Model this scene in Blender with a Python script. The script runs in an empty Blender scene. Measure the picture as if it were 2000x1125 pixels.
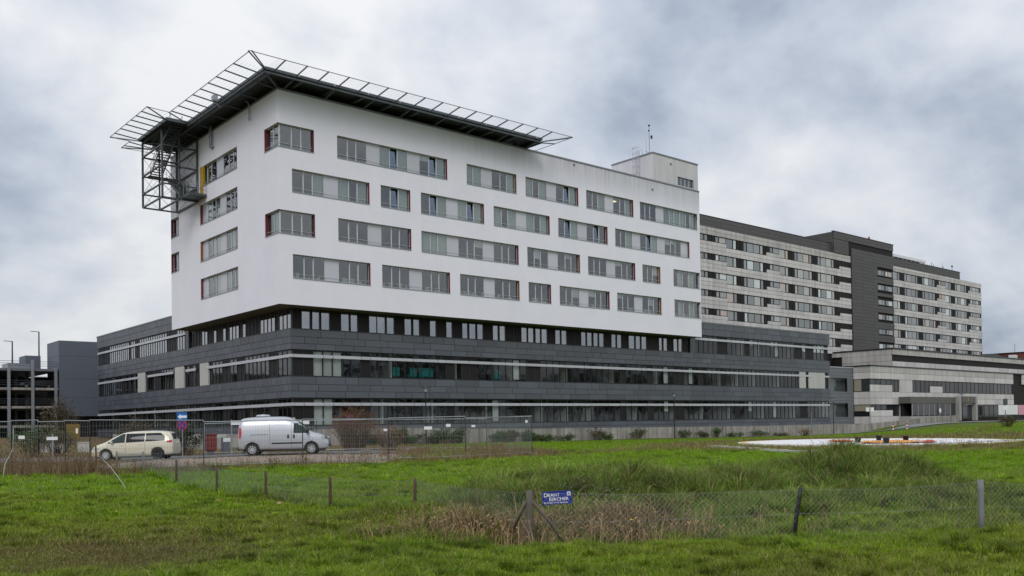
import bpy, bmesh, math, random
import numpy as np
from mathutils import Matrix, Vector
from mathutils.bvhtree import BVHTree
random.seed(7); rng = np.random.default_rng(7)
scn = bpy.context.scene
col = scn.collection
R = math.radians

# ------------------------------------------------------------------ camera
YAW, PIT, ROL = 0.7162, 0.0167, 0.0157
CAM = Vector((-33.72, -71.30, 2.0))
FW = Vector((math.sin(YAW), math.cos(YAW), 0)); RT = Vector((math.cos(YAW), -math.sin(YAW), 0)); UP = Vector((0, 0, 1))
Fd = FW*math.cos(PIT) + UP*math.sin(PIT); U2 = -FW*math.sin(PIT) + UP*math.cos(PIT)
Rd = RT*math.cos(ROL) - U2*math.sin(ROL); Ud = RT*math.sin(ROL) + U2*math.cos(ROL)
cd = bpy.data.cameras.new('camera'); cam = bpy.data.objects.new('camera', cd); col.objects.link(cam)
cam.matrix_world = Matrix(((Rd.x, Ud.x, -Fd.x, CAM.x), (Rd.y, Ud.y, -Fd.y, CAM.y), (Rd.z, Ud.z, -Fd.z, CAM.z), (0, 0, 0, 1)))
cd.sensor_width = 36; cd.lens = 1766.17/2000*36
cd.shift_x = -0.0226; cd.shift_y = 0.1167
cd.clip_start = 0.1; cd.clip_end = 5000
scn.camera = cam

# ------------------------------------------------------------------ world: overcast sky
SUN_EL, SUN_AZ = R(42), R(226)          # azimuth clockwise from +Y
wd = bpy.data.worlds.new('World'); scn.world = wd; wd.use_nodes = True
nt = wd.node_tree; N = nt.nodes; L = nt.links
for n in list(N): N.remove(n)
def wn(t, **k):
    n = N.new(t)
    for a, b in k.items(): setattr(n, a, b)
    return n
def wmath(op, a, b=None, c=None, clamp=False):
    n = wn('ShaderNodeMath', operation=op); n.use_clamp = clamp
    for i, v in enumerate((a, b, c)):
        if v is None: continue
        if isinstance(v, (int, float)): n.inputs[i].default_value = v
        else: L.new(v, n.inputs[i])
    return n.outputs[0]
out = wn('ShaderNodeOutputWorld'); bg = wn('ShaderNodeBackground')
tc = wn('ShaderNodeTexCoord'); sep = wn('ShaderNodeSeparateXYZ'); L.new(tc.outputs['Generated'], sep.inputs[0])
zc = wmath('MAXIMUM', sep.outputs[2], 0.0)
den = wmath('ADD', zc, 0.55)
cx = wmath('DIVIDE', sep.outputs[0], den); cy = wmath('DIVIDE', sep.outputs[1], den)
comb = wn('ShaderNodeCombineXYZ'); L.new(cx, comb.inputs[0]); L.new(cy, comb.inputs[1]); comb.inputs[2].default_value = 0.35
n1 = wn('ShaderNodeTexNoise'); n1.inputs['Scale'].default_value = 1.9; n1.inputs['Detail'].default_value = 6; n1.inputs['Roughness'].default_value = 0.5; n1.inputs['Distortion'].default_value = 0.1
n2 = wn('ShaderNodeTexNoise'); n2.inputs['Scale'].default_value = 6.5; n2.inputs['Detail'].default_value = 7; n2.inputs['Roughness'].default_value = 0.5; n2.inputs['Distortion'].default_value = 0.15
for n in (n1, n2): L.new(comb.outputs[0], n.inputs['Vector'])
dens = wmath('ADD', wmath('MULTIPLY', n1.outputs['Fac'], 0.95), wmath('MULTIPLY', n2.outputs['Fac'], 0.6)); dens = wmath('MULTIPLY_ADD', dens, 1.25, -0.465)
n3 = wn('ShaderNodeTexNoise'); n3.inputs['Scale'].default_value = 15; n3.inputs['Detail'].default_value = 6; n3.inputs['Roughness'].default_value = .55; n3.inputs['Distortion'].default_value = .2; L.new(comb.outputs[0], n3.inputs['Vector'])
dens = wmath('ADD', dens, wmath('MULTIPLY', n3.outputs['Fac'], 0.09))
# broad bright and dark cloud masses (direction, sharpness, amount): the cloud deck of the day
def lobe(d, k, amt):
    vd = wn('ShaderNodeVectorMath', operation='DOT_PRODUCT'); L.new(tc.outputs['Generated'], vd.inputs[0]); vd.inputs[1].default_value = Vector(d).normalized()
    e = wmath('EXPONENT', wmath('MULTIPLY', wmath('SUBTRACT', vd.outputs['Value'], 1.0), k))
    return wmath('MULTIPLY', e, amt)
tot = dens
for a in (((0.444, 0.811, 0.382), 40, 0.05), ((0.842, 0.488, 0.228), 70, 0.15), ((0.255, 0.954, 0.156), 110, 0.15), ((0.805, 0.458, 0.377), 55, -0.13), ((0.202, 0.954, 0.223), 110, -0.26), ((0.916, 0.363, 0.170), 100, -0.1), ((0.543, 0.729, 0.417), 220, -0.09), ((0.676, 0.621, 0.397), 60, -0.06), ((0.232, 0.910, 0.344), 60, 0.06), ((0.883, 0.381, 0.273), 140, -0.05)):
    tot = wmath('ADD', tot, lobe(*a))
ramp = wn('ShaderNodeValToRGB'); L.new(tot, ramp.inputs[0])
el = ramp.color_ramp.elements
el[0].position = 0.27; el[0].color = (0.35, 0.40, 0.495, 1)
el[1].position = 0.69; el[1].color = (0.80, 0.81, 0.825, 1)
e = el.new(0.42); e.color = (0.51, 0.562, 0.645, 1)
e = el.new(0.57); e.color = (0.675, 0.705, 0.755, 1)
# overcast sky grows brighter towards the zenith
gain = wmath('ADD', wmath('MULTIPLY', zc, 0.55), 0.90)
vm = wn('ShaderNodeVectorMath', operation='SCALE'); L.new(ramp.outputs[0], vm.inputs[0]); L.new(gain, vm.inputs['Scale'])
sky = wn('ShaderNodeTexSky', sky_type='NISHITA'); sky.sun_disc = False; sky.sun_elevation = SUN_EL; sky.sun_rotation = SUN_AZ
sm = wn('ShaderNodeVectorMath', operation='SCALE'); L.new(sky.outputs[0], sm.inputs[0]); sm.inputs['Scale'].default_value = 0.08
mx = wn('ShaderNodeMix', data_type='RGBA'); mx.inputs['Factor'].default_value = 0.93
L.new(sm.outputs[0], mx.inputs[6]); L.new(vm.outputs[0], mx.inputs[7])
L.new(mx.outputs[2], bg.inputs['Color']); bg.inputs['Strength'].default_value = 1.0
L.new(bg.outputs[0], out.inputs[0])
wd.cycles.sampling_method = 'AUTOMATIC'

sd = bpy.data.lights.new('sun', 'SUN'); sun = bpy.data.objects.new('sun', sd); col.objects.link(sun)
sd.energy = 1.25; sd.angle = R(25); sd.color = (1, 0.97, 0.93)
dirs = Vector((math.sin(SUN_AZ)*math.cos(SUN_EL), math.cos(SUN_AZ)*math.cos(SUN_EL), math.sin(SUN_EL)))
sun.rotation_euler = dirs.to_track_quat('Z', 'Y').to_euler()
sun.location = (0, 0, 80)
vs = scn.view_settings; vs.view_transform = 'Standard'; vs.look = 'None'; vs.exposure = 0.08; vs.gamma = 1; vs.use_curve_mapping = False
scn.render.engine = 'CYCLES'
scn.cycles.max_bounces = 6; scn.cycles.transparent_max_bounces = 12; scn.cycles.caustics_reflective = False; scn.cycles.caustics_refractive = False

# ------------------------------------------------------------------ helpers
def wm(o):
    if o.parent is None: return o.matrix_basis.copy()
    return wm(o.parent) @ o.matrix_parent_inverse @ o.matrix_basis
def setp(o, p):
    if p is not None:
        o.parent = p; o.matrix_parent_inverse = wm(p).inverted()
def tag(o, label=None, cat=None, group=None, kind=None):
    if label: o['label'] = label
    if cat: o['category'] = cat
    if group: o['group'] = group
    if kind: o['kind'] = kind
    return o
def thing(name, loc, label, cat, group=None):
    o = bpy.data.objects.new(name, None); o.location = loc; o.empty_display_size = 0.3; col.objects.link(o)
    return tag(o, label, cat, group)
def link(name, me, parent=None):
    o = bpy.data.objects.new(name, me); col.objects.link(o); setp(o, parent); return o
class MB:
    def __init__(s): s.v = []; s.f = []
    def add(s, vs, fs):
        b = len(s.v); s.v += [tuple(p) for p in vs]; s.f += [tuple(b+i for i in f) for f in fs]; return s
    def quad(s, a, b, c, d): return s.add((a, b, c, d), ((0, 1, 2, 3),))
    def box(s, x0, x1, y0, y1, z0, z1):
        return s.add(((x0,y0,z0),(x1,y0,z0),(x1,y1,z0),(x0,y1,z0),(x0,y0,z1),(x1,y0,z1),(x1,y1,z1),(x0,y1,z1)),
                     ((0,3,2,1),(4,5,6,7),(0,1,5,4),(1,2,6,5),(2,3,7,6),(3,0,4,7)))
    def bar(s, p, q, w, h=None):
        h = h or w; p = Vector(p); q = Vector(q); d = (q-p).normalized()
        a = d.cross(Vector((0,0,1)))
        if a.length < 1e-4: a = Vector((1,0,0))
        a.normalize(); b = a.cross(d).normalized(); a = a*w/2; b = b*h/2
        r = [p-a-b, p+a-b, p+a+b, p-a+b, q-a-b, q+a-b, q+a+b, q-a+b]
        return s.add(r, ((0,3,2,1),(4,5,6,7),(0,1,5,4),(1,2,6,5),(2,3,7,6),(3,0,4,7)))
    def tube(s, pts, r, n=6, cap=True, r2=None):
        pts = [Vector(p) for p in pts]; rings = []; m = len(pts)
        for i, p in enumerate(pts):
            d = (pts[min(i+1, m-1)]-pts[max(i-1, 0)]).normalized()
            a = d.cross(Vector((0,0,1)))
            if abs(d.z) > .9: a = d.cross(Vector((0,1,0)))
            a.normalize(); b = a.cross(d)
            rr = r if r2 is None else r+(r2-r)*i/(m-1)
            rings.append([p+a*(rr*math.cos(2*math.pi*k/n))+b*(rr*math.sin(2*math.pi*k/n)) for k in range(n)])
        vs = [p for ring in rings for p in ring]; fs = []
        for i in range(m-1):
            for k in range(n): fs.append((i*n+k, i*n+(k+1) % n, (i+1)*n+(k+1) % n, (i+1)*n+k))
        if cap: fs.append(tuple(range(n-1, -1, -1))); fs.append(tuple((m-1)*n+k for k in range(n)))
        return s.add(vs, fs)
    def lathe(s, prof, M, n=20):
        vs = []; fs = []; m = len(prof)
        for r, h in prof:
            for k in range(n): vs.append(M @ Vector((r*math.cos(2*math.pi*k/n), r*math.sin(2*math.pi*k/n), h)))
        for i in range(m-1):
            for k in range(n): fs.append((i*n+k, i*n+(k+1) % n, (i+1)*n+(k+1) % n, (i+1)*n+k))
        fs.append(tuple(range(n-1, -1, -1))); fs.append(tuple((m-1)*n+k for k in range(n)))
        return s.add(vs, fs)
    def mesh(s, name, mat):
        me = bpy.data.meshes.new(name); me.from_pydata(s.v, [], s.f); me.materials.append(mat); return me
    def build(s, name, mat, parent=None, smooth=False):
        me = s.mesh(name, mat)
        if smooth: me.polygons.foreach_set('use_smooth', [True]*len(me.polygons))
        return link(name, me, parent)
_ub = {}
def ub(name, mat, x0, x1, y0, y1, z0, z1, parent):
    """one box piece as an object of its own; alike pieces share the mesh"""
    k = (mat.name, name)
    if k not in _ub: _ub[k] = MB().box(-.5,.5,-.5,.5,-.5,.5).mesh(name, mat)
    o = bpy.data.objects.new(name, _ub[k]); col.objects.link(o)
    o.location = ((x0+x1)/2, (y0+y1)/2, (z0+z1)/2); o.scale = (abs(x1-x0), abs(y1-y0), abs(z1-z0))
    setp(o, parent); return o
def P(s, t, z=0.0):
    """point at lateral s, distance t from the photographer's standpoint"""
    return Vector((CAM.x + RT.x*s + FW.x*t, CAM.y + RT.y*s + FW.y*t, z))

# ------------------------------------------------------------------ materials
def mat(name, c, rough=.6, var=.12, scale=2.0, metal=0, spec=.5, bump=0, bscale=20, rnd=0, streak=0, aniso=None, detail=5, drips=0):
    m = bpy.data.materials.new(name); m.use_nodes = True; t = m.node_tree; n = t.nodes; l = t.links
    b = n['Principled BSDF']; b.inputs['Roughness'].default_value = rough; b.inputs['Metallic'].default_value = metal
    b.inputs['Specular IOR Level'].default_value = spec
    g = n.new('ShaderNodeNewGeometry')
    def mth(op, a, bb, c=None):
        q = n.new('ShaderNodeMath'); q.operation = op
        for i, v in enumerate((a, bb, c)):
            if v is None: continue
            if isinstance(v, (int, float)): q.inputs[i].default_value = v
            else: l.new(v, q.inputs[i])
        return q.outputs[0]
    no = n.new('ShaderNodeTexNoise'); no.inputs['Scale'].default_value = scale; no.inputs['Detail'].default_value = detail; no.inputs['Roughness'].default_value = .6
    if aniso:
        mp = n.new('ShaderNodeMapping'); mp.inputs['Scale'].default_value = aniso; l.new(g.outputs['Position'], mp.inputs[0]); l.new(mp.outputs[0], no.inputs['Vector'])
    else: l.new(g.outputs['Position'], no.inputs['Vector'])
    f = mth('MULTIPLY_ADD', no.outputs['Fac'], 2*var, 1-var)
    if rnd:
        oi = n.new('ShaderNodeObjectInfo')
        r = mth('FRACT', mth('ADD', oi.outputs['Random'], g.outputs['Random Per Island']), None)
        f = mth('MULTIPLY', f, mth('MULTIPLY_ADD', r, 2*rnd, 1-rnd))
    if streak:
        mp = n.new('ShaderNodeMapping'); mp.inputs['Scale'].default_value = (1.6, 1.6, .09); l.new(g.outputs['Position'], mp.inputs[0])
        s2 = n.new('ShaderNodeTexNoise'); s2.inputs['Scale'].default_value = 1.0; s2.inputs['Detail'].default_value = 6; s2.inputs['Roughness'].default_value = .65; l.new(mp.outputs[0], s2.inputs['Vector'])
        mr = n.new('ShaderNodeMapRange'); mr.inputs[1].default_value = .42; mr.inputs[2].default_value = .72; mr.inputs[3].default_value = 1; mr.inputs[4].default_value = 1-streak; l.new(s2.outputs['Fac'], mr.inputs[0])
        f = mth('MULTIPLY', f, mr.outputs[0])
    if drips:      # rain-borne soiling hanging from the parapet
        sp_ = n.new('ShaderNodeSeparateXYZ'); l.new(g.outputs['Position'], sp_.inputs[0])
        mp = n.new('ShaderNodeMapping'); mp.inputs['Scale'].default_value = (2.2, 2.2, .12); l.new(g.outputs['Position'], mp.inputs[0])
        s3 = n.new('ShaderNodeTexNoise'); s3.inputs['Scale'].default_value = 1.0; s3.inputs['Detail'].default_value = 6; s3.inputs['Roughness'].default_value = .7; l.new(mp.outputs[0], s3.inputs['Vector'])
        zr = n.new('ShaderNodeMapRange'); zr.interpolation_type = 'SMOOTHSTEP'; zr.inputs[1].default_value = 26.5; zr.inputs[2].default_value = 30.6; l.new(sp_.outputs[2], zr.inputs[0])
        xr = n.new('ShaderNodeMapRange'); xr.interpolation_type = 'SMOOTHSTEP'; xr.inputs[1].default_value = 12; xr.inputs[2].default_value = 34; l.new(sp_.outputs[0], xr.inputs[0])
        w_ = mth('MULTIPLY', mth('MULTIPLY', zr.outputs[0], mth('MULTIPLY_ADD', xr.outputs[0], .85, .15)), s3.outputs['Fac'])
        f = mth('MULTIPLY', f, mth('MULTIPLY_ADD', w_, -drips, 1.0))
    v = n.new('ShaderNodeVectorMath'); v.operation = 'SCALE'; v.inputs[0].default_value = c; l.new(f, v.inputs['Scale'])
    l.new(v.outputs[0], b.inputs['Base Color'])
    if bump:
        n2 = n.new('ShaderNodeTexNoise'); n2.inputs['Scale'].default_value = bscale; n2.inputs['Detail'].default_value = 4; l.new(g.outputs['Position'], n2.inputs['Vector'])
        bp = n.new('ShaderNodeBump'); bp.inputs['Strength'].default_value = bump; bp.inputs['Distance'].default_value = .05; l.new(n2.outputs['Fac'], bp.inputs['Height']); l.new(bp.outputs[0], b.inputs['Normal'])
    return m
def glass(name, base, tint=(.8, .85, .84), rough=.015, refl=(.93, .95, 1.0)):
    m = bpy.data.materials.new(name); m.use_nodes = True; t = m.node_tree; n = t.nodes; l = t.links
    for q in list(n): n.remove(q)
    o = n.new('ShaderNodeOutputMaterial'); mx = n.new('ShaderNodeMixShader'); tr = n.new('ShaderNodeBsdfTransparent'); gl = n.new('ShaderNodeBsdfGlossy')
    tr.inputs[0].default_value = (*tint, 1); gl.inputs['Color'].default_value = (*refl, 1); gl.inputs['Roughness'].default_value = rough
    lw = n.new('ShaderNodeLayerWeight'); lw.inputs[0].default_value = .5
    po = n.new('ShaderNodeMath'); po.operation = 'POWER'; po.inputs[1].default_value = 5; l.new(lw.outputs['Facing'], po.inputs[0])
    ma = n.new('ShaderNodeMath'); ma.operation = 'MULTIPLY_ADD'; ma.use_clamp = True; ma.inputs[1].default_value = .95-base; ma.inputs[2].default_value = base; l.new(po.outputs[0], ma.inputs[0])
    # panes are never perfectly flat: a slow waviness bends the reflections
    g = n.new('ShaderNodeNewGeometry'); no = n.new('ShaderNodeTexNoise'); no.inputs['Scale'].default_value = .9; l.new(g.outputs['Position'], no.inputs['Vector'])
    bp = n.new('ShaderNodeBump'); bp.inputs['Strength'].default_value = .12; bp.inputs['Distance'].default_value = .03; l.new(no.outputs['Fac'], bp.inputs['Height']); l.new(bp.outputs[0], gl.inputs['Normal'])
    l.new(ma.outputs[0], mx.inputs[0]); l.new(tr.outputs[0], mx.inputs[1]); l.new(gl.outputs[0], mx.inputs[2]); l.new(mx.outputs[0], o.inputs[0]); return m
M = {}
M['stucco'] = mat('white_stucco', (.79, .785, .86), .85, .075, .30, bump=.15, bscale=14, drips=.62, streak=.02)
M['stucco_grey'] = mat('weathered_stucco', (.58, .57, .59), .85, .08, .6, bump=.2, bscale=14, streak=.16)
M['soffit'] = mat('soffit_render', (.17, .165, .14), .8, .1)
M['cap'] = mat('zinc_cap', (.20, .215, .23), .45, .1, metal=.5)
M['frame'] = mat('light_grey_frame', (.50, .52, .55), .45, .05)
M['panel'] = mat('pale_infill_panel', (.52, .53, .59), .5, .04, rnd=.05)
M['red'] = mat('red_reveal', (.17, .032, .042), .6, .1)
M['orange'] = mat('ochre_reveal', (.24, .10, .025), .6, .1)
M['yellow'] = mat('yellow_door_paint', (.44, .27, .012), .5, .06)
M['sill'] = mat('sill_metal', (.30, .32, .35), .4, .05, metal=.3)
M['glass'] = glass('coated_window_glass', .105, (.80, .83, .82))
M['glass_open'] = glass('opened_window_glass', .2, (.6, .66, .72), .015, (.50, .62, .80))
M['glass_top'] = glass('upper_ribbon_glass', .26, (.6, .64, .64))
M['glass_dark'] = glass('dark_window_glass', .035, (.85, .88, .87))
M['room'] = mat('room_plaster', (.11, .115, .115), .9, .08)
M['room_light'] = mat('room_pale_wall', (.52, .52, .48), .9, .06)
M['curtain'] = mat('pale_curtain', (.46, .53, .49), .9, .06, rnd=.18)
M['slate'] = mat('slate_slab', (.052, .062, .083), .5, .20, 1.6, spec=.5, rnd=.26, bump=.12, bscale=9); M['slate'].node_tree.nodes['Principled BSDF'].inputs['IOR'].default_value = 1.9
M['joint'] = mat('dark_joint_backing', (.02, .02, .022), .8, .1)
M['darkpanel'] = mat('dark_panel', (.016, .014, .016), .55, .1, rnd=.15, spec=.25)
M['darkframe'] = mat('dark_frame', (.018, .021, .026), .4, .1)
M['blade'] = mat('pale_sunshade_metal', (.50, .52, .56), .4, .05, rnd=.05, metal=.2)
M['louvre'] = mat('light_louvre_panel', (.46, .46, .44), .5, .06, rnd=.04)
M['concrete'] = mat('stained_concrete', (.34, .32, .29), .9, .42, .9, bump=.3, bscale=9, streak=.72)
M['steel'] = mat('dark_galvanised_steel', (.085, .10, .11), .5, .15, metal=.4)
M['steel_light'] = mat('galvanised_steel', (.30, .325, .345), .45, .12, metal=.6)
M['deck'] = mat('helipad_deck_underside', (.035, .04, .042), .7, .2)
M['sand'] = mat('sandstone_panel', (.60, .58, .57), .85, .10, .8, rnd=.09, bump=.1, bscale=5, streak=.26)
M['sand_dirty'] = mat('soiled_sandstone_panel', (.50, .48, .465), .85, .16, .6, rnd=.07, bump=.1, bscale=5, streak=.34)
M['brown'] = mat('dark_bronze_panel', (.020, .017, .017), .65, .12, rnd=.12, spec=.2)
M['slatclad'] = mat('anthracite_cladding', (.075, .073, .072), .6, .12, rnd=.08)
M['garage'] = mat('blue_grey_sheet_cladding', (.10, .118, .148), .55, .05, rnd=.03)
M['asphalt'] = mat('asphalt', (.11, .115, .125), .85, .2, 2.5, bump=.15, bscale=40)
M['black'] = mat('black_plastic', (.012, .012, .014), .5, .1)
M['white'] = mat('white_paint', (.75, .76, .77), .5, .05)
M['redpaint'] = mat('red_paint', (.34, .018, .02), .45, .08)
M['bluesign'] = mat('blue_sign_face', (.008, .022, .26), .4, .05)
M['bluelight'] = mat('light_blue_sign_face', (.01, .13, .42), .4, .05)
M['wood'] = mat('weathered_post_wood', (.085, .052, .038), .9, .35, 9, aniso=(1, 1, .12), bump=.4, bscale=30)
M['postbrown'] = mat('grey_brown_post', (.115, .10, .085), .9, .35, 9, aniso=(1, 1, .15), bump=.3, bscale=25)
M['postgrey'] = mat('grey_concrete_post', (.19, .2, .2), .9, .2, 8, bump=.3, bscale=25)
M['wire'] = mat('fence_wire', (.24, .27, .26), .6, .1, metal=.3)
# ------------------------------------------------------------------ terrain
CT = [(-33,-71,0),(-31,-57,0),(-26,-62,0),(-21.8,-66.8,0),(-40,-60,0),(-28,-75,0),(-36,-52,0.05),(-20,-73,0),(-45,-70,0),(-33,-85,0),(-10,-75,.05),
 (-22.2,-53.8,-.04),(-22.9,-47.5,-.04),(-22.1,-38.3,0.0),(-21.4,-30,.18),(-30,-40,.1),(-34,-28,.3),(-23.6,-33,.3),(-19.2,-33.5,.29),(-15.4,-34.8,.33),(-11,-34.6,.30),(-7.7,-36.3,.32),(-3.7,-36.5,.34),
 (1.5,-26.3,.36),(-2.5,-22.9,.40),(-12.4,-22.6,.45),(-9.9,-24.6,.46),(-19.0,-16.0,.20),(-15.5,-19,.25),(-12,-11,.15),(-3.4,-18,.3),(-28,-5,.2),(-20,25,.5),(-5,40,.7),(-20,66,1.2),
 (2,1.2,.25),(14,-1,.1),(29,0,-.02),(49,-1,-.1),(70,0,-.32),(85,-1,-.34),(95,-2,-.1),(-12,-45,.1),(-2,-48,.12),(8,-48.3,.17),(3.5,-57.3,.2),(8,-44,.18),(15.3,-34.4,.2),(20,-20,.1),(35,-12,.0),(55,-12,-.12),
 (26.4,-39.2,.2),(36,-44,.2),(18,-36,.2),(33,-32,.2),(30,-47.3,.3),(45,-46,.7),(55.6,-36.3,1.05),(67.4,-33.3,1.12),(50,-28,.5),(61.8,-21.8,.25),(63,-22.8,.28),(71,-14,.08),(75,-24,.4),(80.75,-8,-.14),(90.7,-8,.25),(101.8,-8,.74),(114.3,-8,.92),(134.8,-8,1.05),(78,-9.5,-.08),(100,-3,.62),(120,-3,1.0),(140,-3,1.1),(95,-18,.72),(120,-20,1.05),(80,-45,1.3),(110,-50,1.5)]
_c = np.array(CT, float); _n = len(_c)
def _U(r2): return np.where(r2 > 1e-9, .5*r2*np.log(np.maximum(r2, 1e-9)), 0)
_K = _U(((_c[:,None,:2]-_c[None,:,:2])**2).sum(-1)) + np.eye(_n)*3.0
_Pm = np.c_[np.ones(_n), _c[:,:2]]
_A = np.block([[_K, _Pm], [_Pm.T, np.zeros((3,3))]])
_w = np.linalg.solve(_A, np.r_[_c[:,2], 0, 0, 0])
def seg(x, y, a, b):
    ax, ay = a; dx, dy = b[0]-ax, b[1]-ay; L2 = dx*dx+dy*dy
    t = np.clip(((x-ax)*dx+(y-ay)*dy)/L2, 0, 1)
    return np.hypot(x-ax-t*dx, y-ay-t*dy), t
def vnoise(x, y, f, seed=0):
    """cheap smooth value noise"""
    xi = np.floor(x*f).astype(np.int64); yi = np.floor(y*f).astype(np.int64); fx = x*f-xi; fy = y*f-yi
    def h(i, j):
        n = (i*374761393 + j*668265263 + seed*974634777) & 0xffffffff
        n = ((n ^ (n >> 13))*1274126177) & 0xffffffff
        return ((n ^ (n >> 16)) & 0xffff)/65535.0
    sx = fx*fx*(3-2*fx); sy = fy*fy*(3-2*fy)
    return (h(xi,yi)*(1-sx)+h(xi+1,yi)*sx)*(1-sy)+(h(xi,yi+1)*(1-sx)+h(xi+1,yi+1)*sx)*sy
def st(x, y):
    dx = x-CAM.x; dy = y-CAM.y
    return dx*RT.x+dy*RT.y, dx*FW.x+dy*FW.y
FC = (-23.42,-59.27); FR = (-15.8,-63.8); FRR = (-8.0,-68.2)
def H(x, y):
    x = np.asarray(x, float); y = np.asarray(y, float); sh = x.shape; xf = x.ravel(); yf = y.ravel(); z = np.zeros(xf.size)
    for i in range(0, xf.size, 20000):
        xx = xf[i:i+20000]; yy = yf[i:i+20000]
        r2 = (xx[:,None]-_c[None,:,0])**2+(yy[:,None]-_c[None,:,1])**2
        z[i:i+20000] = _U(r2)@_w[:_n]+_w[_n]+_w[_n+1]*xx+_w[_n+2]*yy
    rad = np.hypot(xf-30, yf+25); k = np.clip((rad-75)/60, 0, 1); k = k*k*(3-2*k)
    z = np.clip(z, -.5, 2.2)*(1-k)+1.0*k
    # ditch along the fence, grass mound behind it
    d, _ = seg(xf, yf, FC, FR); d2, _ = seg(xf, yf, FR, FRR); d = np.minimum(d, d2)
    z -= .27*np.exp(-(d/1.15)**2)
    d, t = seg(xf, yf, (-20.0,-55.3), (-11.6,-58.6))
    z += (.70+.10*np.sin(t*7+.5)+.04*t*t+.30*(vnoise(xf, yf, .7, 31)-.5)+.12*(vnoise(xf, yf, 1.7, 32)-.5))*np.exp(-(d/2.05)**2)
    d, t = seg(xf, yf, (-11.2,-58.6), (-12.8,-61.4)); z += .14*np.exp(-(d/1.2)**2)
    s, tt = st(xf, yf); near = np.clip((60-tt)/40, 0, 1)
    z += near*(.05*(vnoise(xf, yf, .9, 1)-.5)+.035*(vnoise(xf, yf, 2.3, 2)-.5))
    return z.reshape(sh)
def hz(x, y): return float(H(np.array([x]), np.array([y]))[0])

# zones: 0..1 masks of what grows where
def zones(x, y):
    s, t = st(x, y)
    n1 = vnoise(x, y, .35, 5); n2 = vnoise(x, y, 1.3, 6); n3 = vnoise(x, y, 3.5, 7); nn = (.5*n1+.3*n2+.2*n3-.5)
    d, _ = seg(x, y, (-24.4,-57.6), (-20.9,-59.4))
    straw = np.clip(1.05-(d/1.2)+nn*2.4, 0, 1)*.85
    d2, _ = seg(x, y, (-20,-61), (-9,-66.5)); straw = np.maximum(straw, .14*np.clip(1.0-d2/.6+nn*2.2, 0, 1))
    dl, _ = seg(x, y, FC, (-21.3,-27)); fl = np.exp(-(dl/.45)**2)
    # worn, mossy patch in the left foreground
    worn = np.clip(1.2-np.hypot((s+7.3)/3.0, (t-15.0)/3.2)+nn*1.3, 0, 1)*.9
    dm, tm = seg(x, y, (-20.6,-56.2), (-12.0,-59.8)); mound = np.clip(1.75-dm/1.9+nn*.8, 0, 1)
    dm2, _ = seg(x, y, (-10.8,-57.8), (-13.5,-62)); mound = np.maximum(mound, np.clip(1.5-dm2/1.3, 0, 1))
    # brown weeds along the hoarding, round the landing pad and west of the lot
    dc = np.minimum.reduce([seg(x, y, a, b)[0] for a, b in (((-27,-27.5),(-23.6,-33)),((-23.6,-33),(-19.2,-33.5)),((-19.2,-33.5),(-15.4,-34.8)),((-15.4,-34.8),(-7.7,-36.3)),((-7.7,-36.3),(-3.7,-36.5)),((-3.7,-36.5),(1.5,-26.3)))])
    weeds = np.clip(1.05-dc/1.7+nn*1.8, 0, 1)
    inlot = (s > -25) & (s < 0) & (t > 40) & (t < 62)
    lot2 = np.clip(1.2-np.hypot((s+1.5)/5.5, (t-49.5)/5.0)+nn, 0, 1); weeds = np.maximum(weeds, lot2)
    rp = np.hypot(x-26.4, y+39.2); ring = np.clip(1.2-np.abs(rp-14)/5.5+nn*1.2, 0, 1)*.9
    dpad, _ = seg(x, y, (2,-36), (15,-33)); ring = np.maximum(ring, np.clip(1.1-dpad/2.6+nn, 0, 1)*.8)
    d4, _ = seg(x, y, (44,-38), (70,-30)); ring = np.maximum(ring, np.clip(.9-d4/2.5+nn, 0, 1)*.6)
    weeds = np.maximum(weeds, ring)
    weeds = np.maximum(weeds, ((s < -5.5-.15*(t-46)+2*nn) & (t > 46.5) & (t < 140))*.95)
    return dict(straw=straw, worn=worn, mound=mound, weeds=weeds, fl=fl, n1=n1, n2=n2, n3=n3, s=s, t=t)
GREEN = np.array([.212,.322,.015]); LAWN = np.array([.182,.348,.005]); DARKG = np.array([.06,.140,.008]); GREY = np.array([.155,.25,.055])
STRAW = np.array([.40,.30,.165]); BROWN = np.array([.165,.115,.062]); MOSS = np.array([.175,.150,.050]); DIRT = np.array([.15,.105,.065])
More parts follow.
